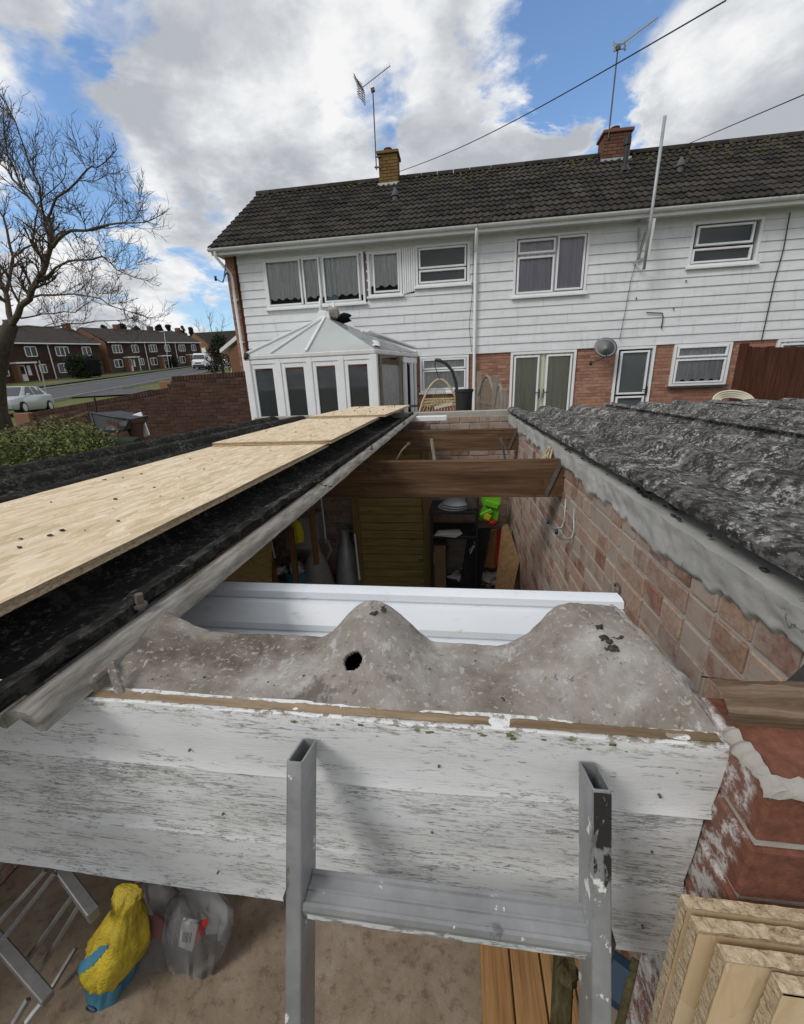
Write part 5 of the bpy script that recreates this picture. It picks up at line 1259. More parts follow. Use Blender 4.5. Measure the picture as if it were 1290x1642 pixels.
# ------------------------------------------------------------------ vehicles
def car(label, loc, head):
    C_ = thing('parked_car', label, 'car'); Ln = 4.4
    def sec(y, w_, zb, zt, wt): return [(-w_*.92, y, zb), (w_*.92, y, zb), (w_, y, zb + .12), (w_, y, (zb+zt)/2), (w_*.97, y, zt - .06), (wt, y, zt), (-wt, y, zt), (-w_*.97, y, zt - .06), (-w_, y, (zb+zt)/2), (-w_, y, zb + .12)]
    S = [(-2.2, .55, .42, .62, .45), (-2.14, .76, .26, .74, .66), (-1.9, .84, .20, .80, .74), (-1.2, .87, .19, .90, .78), (-.95, .87, .19, .93, .80), (0, .88, .19, .95, .80), (1.2, .88, .19, .97, .80), (1.7, .86, .22, .97, .78), (2.05, .80, .26, .95, .70), (2.17, .66, .40, .86, .55)]
    body = MB().loft([sec(*s_) for s_ in S]).build('body', 'car_silver', C_, smooth=35)
    def cs(y, w_, z): return [(-w_, y, z), (w_, y, z)]
    g = MB(); low = [(-1.15, .74, .90), (-.4, .77, .93), (.9, .77, .95), (1.75, .72, .95)]; top = [(-.35, .58, 1.40), (-.1, .60, 1.44), (.9, .60, 1.43), (1.35, .56, 1.36)]
    g.loft([[(-l[1], l[0], l[2]), (l[1], l[0], l[2]), (u[1], u[0], u[2]), (-u[1], u[0], u[2])] for l, u in zip(low, top)]); g.build('cabin', 'car_silver', body, smooth=30)
    lerp = lambda a, b, f_: tuple(a[i] + (b[i] - a[i])*f_ for i in range(3))
    def pane(name, c4, off):
        n = Vector(off)*.012; cen = [sum(p[i] for p in c4)/4 for i in range(3)]
        MB().prism([Vector(lerp(p, cen, .07)) + n for p in c4], tuple(-n*.4)).build(name, 'car_dark', C_)
    pane('windscreen', [(-.74, -1.15, .90), (.74, -1.15, .90), (.58, -.35, 1.40), (-.58, -.35, 1.40)], (0, -1, 1.2))
    pane('rear_window', [(-.72, 1.75, .95), (.72, 1.75, .95), (.56, 1.35, 1.36), (-.56, 1.35, 1.36)], (0, 1.4, .8))
    for s_ in (-1, 1):
        pane('side_window', [(s_*.77, -.75, .93), (s_*.77, .2, .945), (s_*.60, .2, 1.41), (s_*.60, -.20, 1.40)], (s_*1.3, 0, .5))
        pane('side_window', [(s_*.77, .28, .945), (s_*.76, 1.35, .95), (s_*.585, 1.1, 1.38), (s_*.60, .28, 1.41)], (s_*1.3, 0, .5))
        MB().obox((s_*.56, -2.10, .66), (.40, .14, .17), Matrix.Rotation(s_*.30, 3, 'Z'), .03).build('headlight', 'lamp_glass', C_)
        MB().obox((s_*.62, 2.10, .78), (.26, .12, .22), Matrix.Rotation(-s_*.3, 3, 'Z'), .03).build('tail_light', 'red', C_)
        MB().obox((s_*.93, -.72, .98), (.16, .10, .11), Matrix.Identity(3), .03).build('wing_mirror', 'car_silver', C_)
        for y in (-1.35, 1.28):
            w_ = MB().lathe((s_*.74, y, .31), [(.16, -.02), (.31, -.0), (.315, .05), (.315, .15), (.30, .185), (.20, .19)], 18, (s_, 0, 0)).build('tyre', 'rubber', C_, smooth=40)
            MB().lathe((s_*.74, y, .31), [(.02, .17), (.205, .165), (.205, .195), (.05, .2)], 12, (s_, 0, 0)).build('rim', 'lamp_glass', w_)
    MB().obox((0, -2.175, .66), (.62, .06, .14), Matrix.Identity(3), .02).build('grille', 'black_plastic', C_)
    MB().obox((0, -2.17, .34), (.95, .06, .12), Matrix.Identity(3), .02).build('air_intake', 'black_plastic', C_)
    MB().obox((0, -2.22, .47), (.52, .02, .11), Matrix.Identity(3)).build('number_plate', 'plate_white', C_)
    C_.location = loc; C_.rotation_euler = (0, 0, head); return C_
p = Vector((-24.9, 20.9, 0)); p.z = 1.66; car('silver parked saloon car beyond the garden wall', p, .40)
def van(label, loc, head, mt='car_white'):
    V = thing('parked_van', label, 'van')
    def sec(y, w_, zb, zt): return [(-w_, y, zb), (w_, y, zb), (w_, y, zt*.55), (w_*.86, y, zt), (-w_*.86, y, zt), (-w_, y, zt*.55)]
    b = MB().loft([sec(*s_) for s_ in ((-2.75, .80, .45, .95), (-2.6, .96, .32, 1.15), (-1.95, 1.0, .3, 1.38), (-1.30, 1.0, .3, 2.15), (-.9, 1.0, .3, 2.38), (2.7, 1.0, .3, 2.42), (2.75, .95, .35, 2.3))]).build('body', mt, V, smooth=30)
    MB().prism([(-.86, -1.93, 1.42), (.86, -1.93, 1.42), (.78, -1.36, 2.10), (-.78, -1.36, 2.10)], (0, -.03, .02)).build('windscreen', 'car_dark', V)
    for s_ in (-1, 1):
        MB().prism([(s_*1.0, -1.75, 1.35), (s_*1.0, -.7, 1.35), (s_*.93, -.7, 1.95), (s_*.93, -1.25, 1.95)], (s_*.02, 0, 0)).build('side_window', 'car_dark', V)
        MB().obox((s_*.72, -2.66, .95), (.34, .12, .26), Matrix.Identity(3), .04).build('headlight', 'lamp_glass', V)
        MB().obox((s_*1.12, -1.5, 1.45), (.2, .1, .3), Matrix.Identity(3), .04).build('wing_mirror', 'black_plastic', V)
        for y in (-1.75, 1.6):
            w_ = MB().lathe((s_*.82, y, .34), [(.16, 0), (.34, 0), (.34, .18), (.22, .2)], 16, (s_, 0, 0)).build('tyre', 'rubber', V, smooth=40); MB().lathe((s_*.82, y, .34), [(.02, .17), (.2, .17), (.2, .205), (.05, .21)], 10, (s_, 0, 0)).build('rim', 'galv', w_)
    MB().obox((0, -2.72, .80), (.95, .08, .22), Matrix.Identity(3), .03).build('grille', 'black_plastic', V); MB().obox((0, -2.72, .47), (1.7, .1, .2), Matrix.Identity(3), .04).build('bumper', 'black_plastic', V)
    V.location = loc; V.rotation_euler = (0, 0, head); return V
p = at(326, 592, Y=66); van('white parked van facing down the road', (p.x, 66, p.z + .02), .35)
p = at(352, 588, Y=78); car('pale car parked behind the white van', (p.x, 78, p.z - .1), 1.3)
p = at(367, 588, Y=82); car('grey car parked half behind the brick extension', (p.x, 82, p.z), 1.4)
# lamp posts
def lamp_post(label, base, top):
    L = thing('street_lamp', label, 'street lamp', base); d = (top - base)
    MB().tube([base - Vector((0, 0, .3)), base + d*.2, top], [.09, .07, .05], 8).build('post', 'galv', L, smooth=True)
    MB().obox(top + Vector((-.35, 0, .05)), (.9, .25, .16), Matrix.Identity(3), .05).build('lantern', 'galv', L)
lamp_post('grey street lamp in front of the farther terrace', at(272, 594, Y=72), at(263, 532, Y=72))
one('sign_post', 'galv', lambda m: m.tube([at(79, 650, Y=23.0), at(63, 578, Y=23.0)], .035, 6), 'slim grey post at the roadside behind the silver car', 'post')
# ------------------------------------------------------------------ garden wall
GW = thing('garden_wall', 'dark brick garden wall stepping down to the left', 'wall', (-7, 9.1, .95))
YW = 9.1
def topz(x):
    if x > -6.62: return 2.76 - .02*(x + 6.62)*-1
    return 2.53 + (x + 6.62)*.117
wb = MB(); st = MB(); W0, W1 = -10.55, -4.60; nb = 0; core = []
wcore = MB().prism([(W0 + .01, YW + .012, .3), (W1, YW + .012, .3), (W1, YW + .012, topz(W1) - .08), (-6.61, YW + .012, topz(-6.61) - .08), (-6.61, YW + .012, topz(-6.63) - .08), (W0 + .01, YW + .012, topz(W0) - .08)], (0, .20, 0)).build('wall_core', 'mortar_dark', GW)
def wall_z(x, r): return .62 + r*.075 + (min(0, x + 6.62))*.117*0
for r in range(30):
    z = .62 + r*.075
    for c, L in course(W0, W1, r):
        if z > topz(c) - .12: continue
        yy = YW + rnd(0, .012)
        if z > 1.5 and c > -10.4 and nb < 240 and z > topz(c) - .12 - .075*9: nb += 1; piece('brick', brick_mesh('brick_dark'), wcore, (c, yy + .05, z), (rnd(-.01, .01), rnd(-.01, .01), rnd(-.01, .01)), (L/.215, 1, 1))
        else: st.box(c - L/2, c + L/2, yy, yy + .1, z - .0325, z + .0325)
st.build('brickwork', 'brick_dark', wcore, kind='stuff')
x = W0
while x < W1 - .06:
    piece('coping_brick', brick_mesh('brick_dark', .1025, .225, .105), wcore, (x + .055, YW + .11, topz(x + .05) - .045), (rnd(-.02, .02), -.117 if x < -6.7 else 0, rnd(-.02, .02)), (.62, 1, 1)); x += .076
MB().box(W0 - .45, W0, YW - .1, YW + .3, .3, topz(W0) - .0, .02).build('end_pier', 'brick_gable', GW, label='orange brick pier at the left end of the wall')
MB().box(-6.95, -6.62, YW + .02, YW + .22, 2.4, 2.68, .02).build('broken_coping', 'brick_gable', GW, label='loose orange bricks on the step of the wall')
# garden side: leafy shrub, overturned tub, pale board, old rails
SH = thing('leafy_shrub', 'green leafy shrub at the left edge behind the roof', 'shrub', (-5.9, 5.6, 1.2))
pts = []
for k in range(230):
    px = rnd(-60, 200); t_ = max(0, min(1, (200 - px)/200)); top = 1.66 + .34*math.sin(min(1, t_*1.5)*math.pi*.66) - .12*t_ + .05*nz(px, 0, 0, .05)
    p = at(px, 720, Y=rnd(5.0, 6.6)); pts.append(((p.x, p.y, rnd(1.25, top)), .16))
leaf_cloud('foliage', 'leaf', SH, pts, .05, 80, 1.15, .6)
mb = MB()
for k in range(40):
    p, _ = random.choice(pts); mb.tube([(p[0] + rnd(-.2, .2), p[1], 1.1), p], [.012, .006], 4)
mb.build('stems', 'twig', SH, kind='stuff')
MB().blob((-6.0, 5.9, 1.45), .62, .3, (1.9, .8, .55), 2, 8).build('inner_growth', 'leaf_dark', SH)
TB = thing('plastic_tub', 'black plastic builder\'s tub tipped on its side behind the shrub', 'tub', at(170, 690, Y=7.0))
a, b, c, d = at(146, 662, Y=7.0), at(206, 673, Y=6.8), at(200, 690, Y=6.7), at(154, 690, Y=6.9)
mb = MB(); n = Vector((.15, .45, .05)); cen = (a+b+c+d)/4
mb.loft([[a, b, c, d], [p.lerp(cen, .25) + n for p in (a, b, c, d)]]); mb.build('tub', 'black_plastic', TB)
mb = MB(); [mb.tube([p, q_], .022, 6) for p, q_ in ((a, b), (b, c), (c, d), (d, a))]; mb.build('rim', 'black_plastic', TB, smooth=True)
MB().bar(at(172, 675, Y=6.74), at(190, 682, Y=6.66), .02, .09, (0, 0, 1)).build('sticker', 'brick_dark', TB)
one('pale_board', 'upvc', lambda m: m.bar(at(219, 663, Y=7.2), at(233, 700, Y=7.15), .22, .03, (0, 1, 0), .008), 'short white board leaning against the dark garden wall', 'board')
one('plant_pot', 'brick_dark', lambda m: m.lathe(at(221, 705, Y=7.0), [(.10, 0), (.16, .32), (.18, .32), (.18, .38), (.13, .38), (.1, .1)], 14), 'dark clay pot below the white board', 'pot')
one('timber_rail', 'weathered_x', lambda m: m.bar(at(-10, 697, Y=6.9), at(97, 665, Y=7.4), .05, .07), 'long grey timber rail crossing the top of the shrub', 'rail', 'old rails behind the shrub')
one('timber_rail', 'weathered_x', lambda m: m.bar(at(96, 678, Y=7.3), at(142, 661, Y=7.4), .05, .05), 'short pale rail running up to the black tub', 'rail', 'old rails behind the shrub')
one('timber_rail', 'weathered_x', lambda m: m.bar(at(120, 682, Y=7.1), at(172, 689, Y=7.0), .05, .05), 'low pale rail passing under the black tub', 'rail', 'old rails behind the shrub')
one('wall_post', 'cable', lambda m: m.bar(at(155, 662, Y=8.9), at(151, 634, Y=8.9), .03, .03), 'thin black post standing at the garden wall', 'post')
# ------------------------------------------------------------------ back gardens: fences, hanging chair, planter
FB = thing('board_fence', 'tall dark brown board fence at the right', 'fence', (6.5, 8.5, ZF))
x = 5.06
while x < 9.5:
    zt_ = 2.80 - (x - 5)*.05 + rnd(-.01, .01); MB().box(x, x + .118, 8.5 + rnd(-.006, .006), 8.52, ZF, zt_, .003).build('fence_board', 'fence_brown', FB); x += .121
MB().box(5.02, 5.12, 8.48, 8.6, ZF, 2.86, .008).build('fence_post', 'fence_brown', FB)
for z in (1.4, 2.5): MB().box(5.1, 9.5, 8.525, 8.57, z, z + .08).build('fence_rail', 'fence_brown', FB)
HS = thing('hose_coil', 'pale round hose coil lying just beyond the right-hand roof', 'hose', at(1176, 640, Y=6.2)); p = at(1177, 645, Y=6.2)
for k in range(4):
    mb = MB(); mb.tube([p + Vector(((.25 - .03*k)*math.cos(a_), (.12 + 0*k)*math.sin(a_), (.135 - .028*k)*1.0*abs(math.sin(a_*1.0)) + .01)) for a_ in [i*math.pi/12 for i in range(13)]], .016, 6); mb.build('hose_loop', 'cream', HS, smooth=True)
MB().box(p.x - .4, p.x + .4, p.y - .15, p.y + .3, ZF, p.z + .0).build('hose_stand', 'dark', HS)
TF = thing('trellis_fence', 'weathered garden fence with arched trellis panels in front of the downpipe', 'fence', (.5, 8, ZF))
posts = [(10.3, at(770, 596, X=.48).z), (7.9, at(797, 604, X=.5).z), (6.5, at(810, 626, X=.52).z)]
def fp(px, Y): return at(px, 640, Y=Y).x
px_posts = [(769, 9.6, 596), (796, 7.9, 602), (809, 6.9, 624)]
PP = []
for px, Y, py in px_posts:
    p = at(px, py, Y=Y); PP.append(p); MB().box(p.x - .05, p.x + .05, p.y - .05, p.y + .05, ZF, p.z, .008).build('fence_post', 'weathered', TF)
for k in range(2):
    a, b = PP[k], PP[k+1]; zt_ = (a.z + b.z)/2 - .22; n_ = 9
    arch = [a.lerp(b, i/12) for i in range(13)]; arch = [Vector((p.x, p.y, zt_ - .25 + .42*math.sin(math.pi*i/12))) for i, p in enumerate(arch)]
    mb = MB(); mb.tube(arch, .03, 6); mb.build('arched_rail', 'weathered', TF, smooth=True)
    for i in range(n_):
        f_ = (i+.5)/n_; p = a.lerp(b, f_); top = zt_ - .25 + .42*math.sin(math.pi*f_)
        MB().box(p.x - .008, p.x + .008, p.y - (.05 if k else .08), p.y + (.05 if k else .08), ZF, top, .003).build('fence_slat', 'weathered', TF)
    for dz in (-.35, -.75): MB().bar((a.x, a.y, zt_ + dz), (b.x, b.y, zt_ + dz), .04, .06).build('fence_rail', 'weathered', TF)
CH = thing('hanging_chair', 'rattan egg-shaped hanging chair on a black curved stand', 'chair', at(708, 660, Y=8.6))
Yc = 8.6; ap = at(705, 608, Y=Yc); l0, r0_ = at(680, 664, Y=Yc), at(735, 664, Y=Yc)
prof = [(l0.x - .02, -.75), (l0.x + .02, -.35), (l0.x + .12, -.12)]
outl = []
for i in range(25):
    a_ = math.pi*(i/24)*1.24 - .12*math.pi; outl.append(Vector((ap.x + .45*math.cos(a_)*(1.0 - .28*max(0, math.sin(a_))), Yc + .05*math.sin(a_), ap.z - .78 + .78*max(-.6, math.sin(a_))**1 if math.sin(a_) > 0 else ap.z - .78 + .6*math.sin(a_))))
mb = MB(); mb.tube(outl, .022, 7); mb.build('rim', 'wicker', CH, smooth=True)
mb = MB()
for i in range(14):
    f_ = i/13; u = -.42 + .84*f_; 
    top = ap.z - .05 - .75*abs(u/.45)**2.1; mb.tube([(ap.x + u, Yc + .06, ap.z - .62), (ap.x + u*.7, Yc + .4, ap.z - .4), (ap.x + u*.6, Yc + .18, top - .06)], .008, 4)
for z in (-.38, -.44, -.50): mb.tube([(ap.x - .33, Yc + .02, ap.z + z), (ap.x, Yc + .10, ap.z + z), (ap.x + .33, Yc + .02, ap.z + z)], .014, 5)
for i in range(10):
    x = ap.x - .30 + .06*i; mb.tube([(x, Yc + .06, ap.z - .38), (x + .06, Yc + .06, ap.z - .5)], .010, 4); mb.tube([(x + .06, Yc + .06, ap.z - .38), (x, Yc + .06, ap.z - .5)], .010, 4)
mb.build('woven_back', 'wicker', CH, kind='stuff')
MB().grid(12, 8, lambda u, v: (ap.x - .40 + .8*u, Yc + .05 + .4*math.sin(v*math.pi), ap.z - .62 - .5*v)).build('seat_shell', 'wicker', CH, smooth=True)
q_ = [at(698, 577, Y=Yc), at(706, 578, Y=Yc), at(716, 583, Y=Yc), at(726, 595, Y=Yc), at(732, 615, Y=Yc), at(734, 640, Y=Yc)]; q_.append(Vector((q_[-1].x, Yc, ZF)))
mb = MB(); mb.tube(q_, .03, 8); mb.tube([q_[0], q_[0] + Vector((0, 0, -.12)), ap], [.012, .008, .008], 5); mb.build('stand', 'black_plastic', CH, smooth=True)
one('barrel_planter', 'black_plastic', lambda m: m.lathe((at(744, 660, Y=8.3).x, 8.3, ZF), [(.16, 0), (.15, .3), (.145, .34), (.15, .36), (.15, .9), (.155, 1.0), (.17, 1.25), (.185, 1.26), (.185, 1.31), (.15, 1.31), (.14, 1.0)], 18), 'black plastic barrel planter beside the hanging chair', 'planter', None, 40)
one('white_stick', 'cream', lambda m: m.bar(at(697, 654, Y=6.0), at(726, 647, Y=6.0), .05, .04), 'pale batten lying behind the rear wall by the hanging chair', 'batten')
# ------------------------------------------------------------------ boards laid on the roof
def osb_board(name, mt, x0, x1, y0, y1, z, th, lab, cat, group, rz=0, tilt=0):
    "a sheet with its cut edges as a part of its own"
    c = Vector(((x0+x1)/2, (y0+y1)/2, z)); B = thing(name, lab, cat, (0, 0, 0), group)
    hx, hy = (x1-x0)/2, (y1-y0)/2
    mb = MB(); nx, ny = 12, 40
    mb.grid(nx, ny, lambda u, v: (-hx + 2*hx*u, -hy + 2*hy*v, th + .002*nz(u*2, v*4, z, 2))); mb.build('board_face', mt, B, recalc=False)
    e = MB(); n_ = 60
    def ring(i):
        per = [(-hx, -hy), (hx, -hy), (hx, hy), (-hx, hy)]; 
        return per[i % 4]
    for s in range(4):
        a, b = ring(s), ring(s+1)
        for r0, r1, o0, o1 in ((1.0, .66, .002, .0), (.66, .62, 0, -.004), (.62, .38, -.004, -.004), (.38, .34, -.004, 0), (.34, 0, 0, 0)):
            def fn(u, v, a=a, b=b):
                x, y = a[0] + (b[0]-a[0])*u, a[1] + (b[1]-a[1])*u; o = o0 + (o1-o0)*v + .0012*nz(x*40, y*40, v); nx_, ny_ = (b[1]-a[1]), -(b[0]-a[0]); l = math.hypot(nx_, ny_)
                return (x + nx_/l*o, y + ny_/l*o, th*(r0 + (r1-r0)*v))
            e.grid(n_, 2, fn)
    e.add([(-hx, -hy, 0), (hx, -hy, 0), (hx, hy, 0), (-hx, hy, 0)], [(0, 1, 2, 3)])
    e.build('board_edge', 'osb_edge', B, smooth=False)
    B.location = c; B.rotation_euler = (tilt, 0, rz); return B
g = 'OSB boards laid along the left roof as a walkway'
osb_board('osb_board', 'osb', -1.315, -.672, -.30, 2.10, 2.096, .018, 'nearest OSB board on the roof, running out at the left edge', 'board', g, .012)
osb_board('osb_board', 'osb', -1.335, -.672, 2.06, 3.62, 2.116, .018, 'second OSB board on the roof, overlapping the end of the nearest', 'board', g, .018, 0)
osb_board('osb_board', 'osb', -1.30, -.60, 3.56, 5.05, 2.136, .018, 'farthest OSB board on the roof, near the conservatory', 'board', g, -.03, 0)
mb = MB()
for (x0, x1, y0, y1, z, n, s_) in ((-1.25, -.75, .5, 2.0, 2.115, 22, .0038), (-1.25, -.75, 2.2, 3.5, 2.136, 18, .0048), (-1.25, -.65, 3.6, 4.9, 2.156, 26, .008), (-.40, .2, .385, .40, 2.046, 14, .0016), (-.35, .2, .40, .47, 2.050, 12, .0017)):
    for k in range(n):
        mb.blob((rnd(x0, x1), rnd(y0, y1), z + s_*.2), rnd(.35, 1.0)*s_, .5, (1.5, 1, .6), n=4)
for (px, py) in ((512, 770), (515, 776), (521, 779), (505, 772), (530, 780), (80, 858), (100, 850), (185, 800)):
    p = at(px, py, Z=2.116); mb.blob(p, .0045, .5, (1.6, 1, .5), n=4)
o = mb.build('moss_crumbs', 'debris', None, org=(0, 0, 2.1), kind='stuff'); tag(o, 'dark moss crumbs scattered over the OSB boards and filler', 'crumbs')
# ------------------------------------------------------------------ ladder standing against the fascia
LD = thing('ladder', 'aluminium ladder in the foreground leaning on the white fascia', 'ladder', (-.02, -.32, 0))
ax = Vector((0, .312, .95)).normalized(); nrm = Vector((0, ax.z, -ax.y))
topb = Vector((0, .350, 2.012))
def stile(xa, xb, mt='aluminium', lab=None):
    w_, d_, t_ = xb - xa, .046, .0022; mb = MB(); L = 2.12
    cen = Vector(((xa+xb)/2, topb.y, topb.z)) - nrm*d_/2
    ring = lambda hw, hd: [(-hw, -hd), (hw, -hd), (hw, hd), (-hw, hd)]
    def rr(hw, hd, r=.003):
        out = []
        for sx, sy, a0 in ((-1, -1, 180), (1, -1, 270), (1, 1, 0), (-1, 1, 90)):
            for k in range(4):
                a = math.radians(a0 + 30*k); out.append((sx*(hw - r) + r*math.cos(a), sy*(hd - r) + r*math.sin(a)))
        return out
    o_, i_ = rr(w_/2, d_/2), rr(w_/2 - t_, d_/2 - t_, .0015)
    P_ = lambda q, s: cen + Vector((q[0], 0, 0)) + nrm*q[1] - ax*s
    n = len(o_); secs = [[P_(q, s) for q in o_] for s in (L, 1.2, .6, .3, .1, .0015)] + [[P_((q[0]*.985, q[1]*.99), 0) for q in o_], [P_(q, 0) for q in i_], [P_(q, .25) for q in i_]]
    mb.loft(secs); return mb.build('stile', mt, LD, smooth=30, label=lab)
stile(-.178, -.160); s2 = stile(.1275, .1455, 'aluminium', 'right stile of the ladder, smeared with black tar near its top')
# tar smear: thin skin on the front of the right stile
def smear(u, v):
    s = .002 + v*.18; q = Vector(((.1285 + .016*u), topb.y, topb.z)) - nrm*(.0464) - ax*s
    return q - nrm*.0003
MB().grid(6, 30, smear).build('tar_smear', 'tar', s2, smooth=True)
for k in range(8):
    s = .158 + .25*k; c = Vector((-.016, topb.y, topb.z)) - nrm*.022 - ax*s
    mb = MB(); Lh = .1435
    # D-shaped ribbed rung: flat tread on top, rounded front lip
    sec = [(-.020, .010), (-.018, .0150), (-.0145, .0150), (-.0135, .0115), (-.003, .0115), (-.002, .0135), (.000, .0135), (.001, .0115), (.011, .0115), (.012, .015), (.016, .015), (.0185, .011), (.0185, -.004), (.014, -.011), (.004, -.015), (-.010, -.015), (-.016, -.010), (-.0165, -.002), (-.019, .000)]
    mb.loft([[c + Vector((x, py_*1.0, pz)) for py_, pz in sec] for x in (-Lh, -.05, .05, Lh)]); r = mb.build('rung', 'aluminium', LD, smooth=25)
    if k == 0: MB().grid(40, 5, lambda u, v: c + Vector((-Lh + .004 + u*(2*Lh - .008), -.0196 + .0004*v, .009 - .0125*v))).build('paint_splash', 'splash', r)
    if k == 0: MB().grid(40, 5, lambda u, v: c + Vector((-Lh + .004 + u*(2*Lh - .008), -.012 + .022*v, .0122))).build('paint_splash', 'splash', r) if False else None
    for sx in (-1, 1):
        q = c + Vector((sx*.1635, 0, -.002)); MB().obox(q, (.008, .030, .034), Matrix.Identity(3), .003).build('rung_cap', 'black_plastic', r)
MB().obox((-.169, -.318, .02), (.022, .06, .05), Matrix.Identity(3), .004).build('foot', 'rubber', LD); MB().obox((.1365, -.318, .02), (.022, .06, .05), Matrix.Identity(3), .004).build('foot', 'rubber', LD)
# ------------------------------------------------------------------ offcut stack at the lower right
g = 'OSB offcuts standing at the brick pier'
for k, (xl, yb, th, lab) in enumerate(((.213, .290, .0105, 'rearmost OSB offcut standing against the brick pier'), (.2135, .2735, .011, 'second OSB offcut from the back at the brick pier'), (.2245, .2545, .0115, 'third OSB offcut from the back at the brick pier'), (.2570, .2395, .0115, 'front OSB offcut of the stack at the brick pier'))):
    B = thing('osb_offcut', lab, 'board', (.45, yb, 1.3), g); zt_ = 1.924 + .001*k
    mb = MB(); mb.box(xl + .0015, .85, yb - th, yb - .001, 1.3, zt_ - .0015); mb.build('board_face', 'osb_front', B)
    e = MB(); n_ = 120
    e.grid(n_, 5, lambda u, v: (xl + (.85 - xl)*u, yb - th*v - .0015*(v - .5)*nz(u*60, v, k), zt_ + .0016*nz(u*45, v*4, k) + .0012*nz(u*130, v*9, k)))
    e.grid(5, n_, lambda u, v: (xl + .0012*nz(v*60, u*3, k) + .0010*nz(v*170, u*8, k), yb - th*u, 1.3 + (zt_ - 1.3)*v))
    for s_ in (0, 1): e.grid(n_, 2, lambda u, v, s_=s_: (xl + (.85 - xl)*u, yb - th*s_ + (.0006 if s_ else -.0006)*0, zt_ - .004*v + .001*nz(u*45, s_*4, k)))
    e.build('board_edge', 'osb_edge', B, smooth=60)
# ------------------------------------------------------------------ things on the floor under the fascia
g = 'new deck boards lying on the garage floor'
for k, lab in enumerate(('leftmost of the new deck boards lying on the floor', 'second of the new deck boards from the left', 'third of the new deck boards from the left', 'rightmost of the new deck boards, partly behind the ladder')):
    x = .105 + k*.127
    tag(MB().box(x, x + .121, .35, 2.6 + .1*(k % 2), .012, .040, .005).build('deck_board', 'deck', org=(x + .06, 1.4, .012)), lab, 'deck board', g)
one('mossy_offcut', 'mossy_wood', lambda m: (m.bar(at(905, 1524, Y=.80), at(897, 1700, Y=.68), .05, .045, (0, 1, 0), .006), m.blob(at(912, 1560, Y=.76), .03, .5)), 'mossy greenish timber offcut beside the deck boards', 'timber')
one('pale_offcut', 'plank_brown', lambda m: m.bar(at(893, 1512, Y=.95), at(905, 1600, Y=.85), .06, .02, (0, 1, 0), .003), 'thin pale wood offcut next to the deck boards', 'timber')
one('navy_case', 'navy', lambda m: m.bar(at(1000, 1535, Y=.62), at(985, 1612, Y=.56), .07, .10, (0, 0, 1), .012), 'dark blue case behind the right stile of the ladder', 'case')
one('leaning_batten', 'mossy_wood', lambda m: m.bar(at(1022, 1540, Y=.60), at(994, 1660, Y=.50), .018, .018, (0, 1, 0), .003), 'thin mossy batten leaning inside the pier', 'batten')
# yellow and blue bag
BG = thing('rubble_bag', 'crumpled yellow and blue plastic bag on the garage floor', 'bag', at(170, 1600, Z=0))
p0, p1 = at(172, 1600, Y=.86), at(204, 1434, Y=.93); axs = (p1 - p0); 
def bagring(t, r1, r2, sd):
    c = p0 + axs*t; out = []
    for k in range(72):
        a = 2*math.pi*k/72; w_ = .25 + .75*min(1, t*1.5); q_ = 1 + w_*(.26*nz(math.cos(a)*1.6, math.sin(a)*1.6, t*3 + sd) + .34*(abs(nz(math.cos(a)*2.2 + t*3, math.sin(a)*2.2 - t*3, t*4.5 + sd + 7)) - .2) + .16*(abs(nz(math.cos(a)*4 + t*7, math.sin(a)*4 - t*6, t*6 + sd)) - .15))
        out.append(c + Vector((math.cos(a)*r1*q_*.78, math.sin(a)*r2*q_*.85, .012*nz(a, t*5, sd + 3))))
    return out
prof = [(-.02, .04, .04), (0, .085, .08), (.10, .105, .10), (.2, .118, .105), (.30, .125, .11), (.36, .128, .112), (.38, .132, .115), (.44, .14, .12), (.50, .148, .12), (.56, .150, .12), (.62, .142, .115), (.68, .125, .105), (.74, .108, .09), (.80, .090, .075), (.86, .075, .06), (.91, .060, .045), (.96, .066, .05), (1.0, .08, .05), (1.04, .07, .025)]
bl = [q for q in prof if q[0] <= .37]; yl = [q for q in prof if q[0] >= .37]
MB().loft([bagring(t, a, b, 1) for t, a, b in bl]).build('lower_bag', 'blue', BG, smooth=50)
yb_ = MB().loft([bagring(t, a, b, 1) for t, a, b in yl]); yb_ = yb_.build('upper_bag', 'yellow', BG, smooth=50)
mb = MB()
def band(u, v):
    t = .40 + .36*u + .05*(v - .5); a = 3.5 + 1.1*u + .55*(v - .5); c = p0 + axs*t; r1 = (.143 if t < .52 else .143 - (t - .52)*.24)
    k = int(round((a % (2*math.pi))/(2*math.pi)*72)) % 72; q = Vector(bagring(t, *[(lambda i: [y0 + (y1-y0)*f_ for y0, y1 in zip(prof[i][1:], prof[i+1][1:])])(i_) for i_, f_ in [next((j, (t - prof[j][0])/(prof[j+1][0] - prof[j][0])) for j in range(len(prof)-1) if prof[j][0] <= t <= prof[j+1][0])]][0], 1)[k]); return q + (q - c).normalized()*.004
mb.grid(26, 9, band); mb.build('blue_stripe', 'blue', yb_, smooth=True)
mb = MB(); c = p0 + axs*.36 + Vector((.02, -.13, 0)); mb.tube([c + Vector((.022*math.cos(a), -.004, .018*math.sin(a))) for a in [i*.42 for i in range(16)]], .003, 5); mb.build('printed_ring', 'navy', yb_, smooth=True)
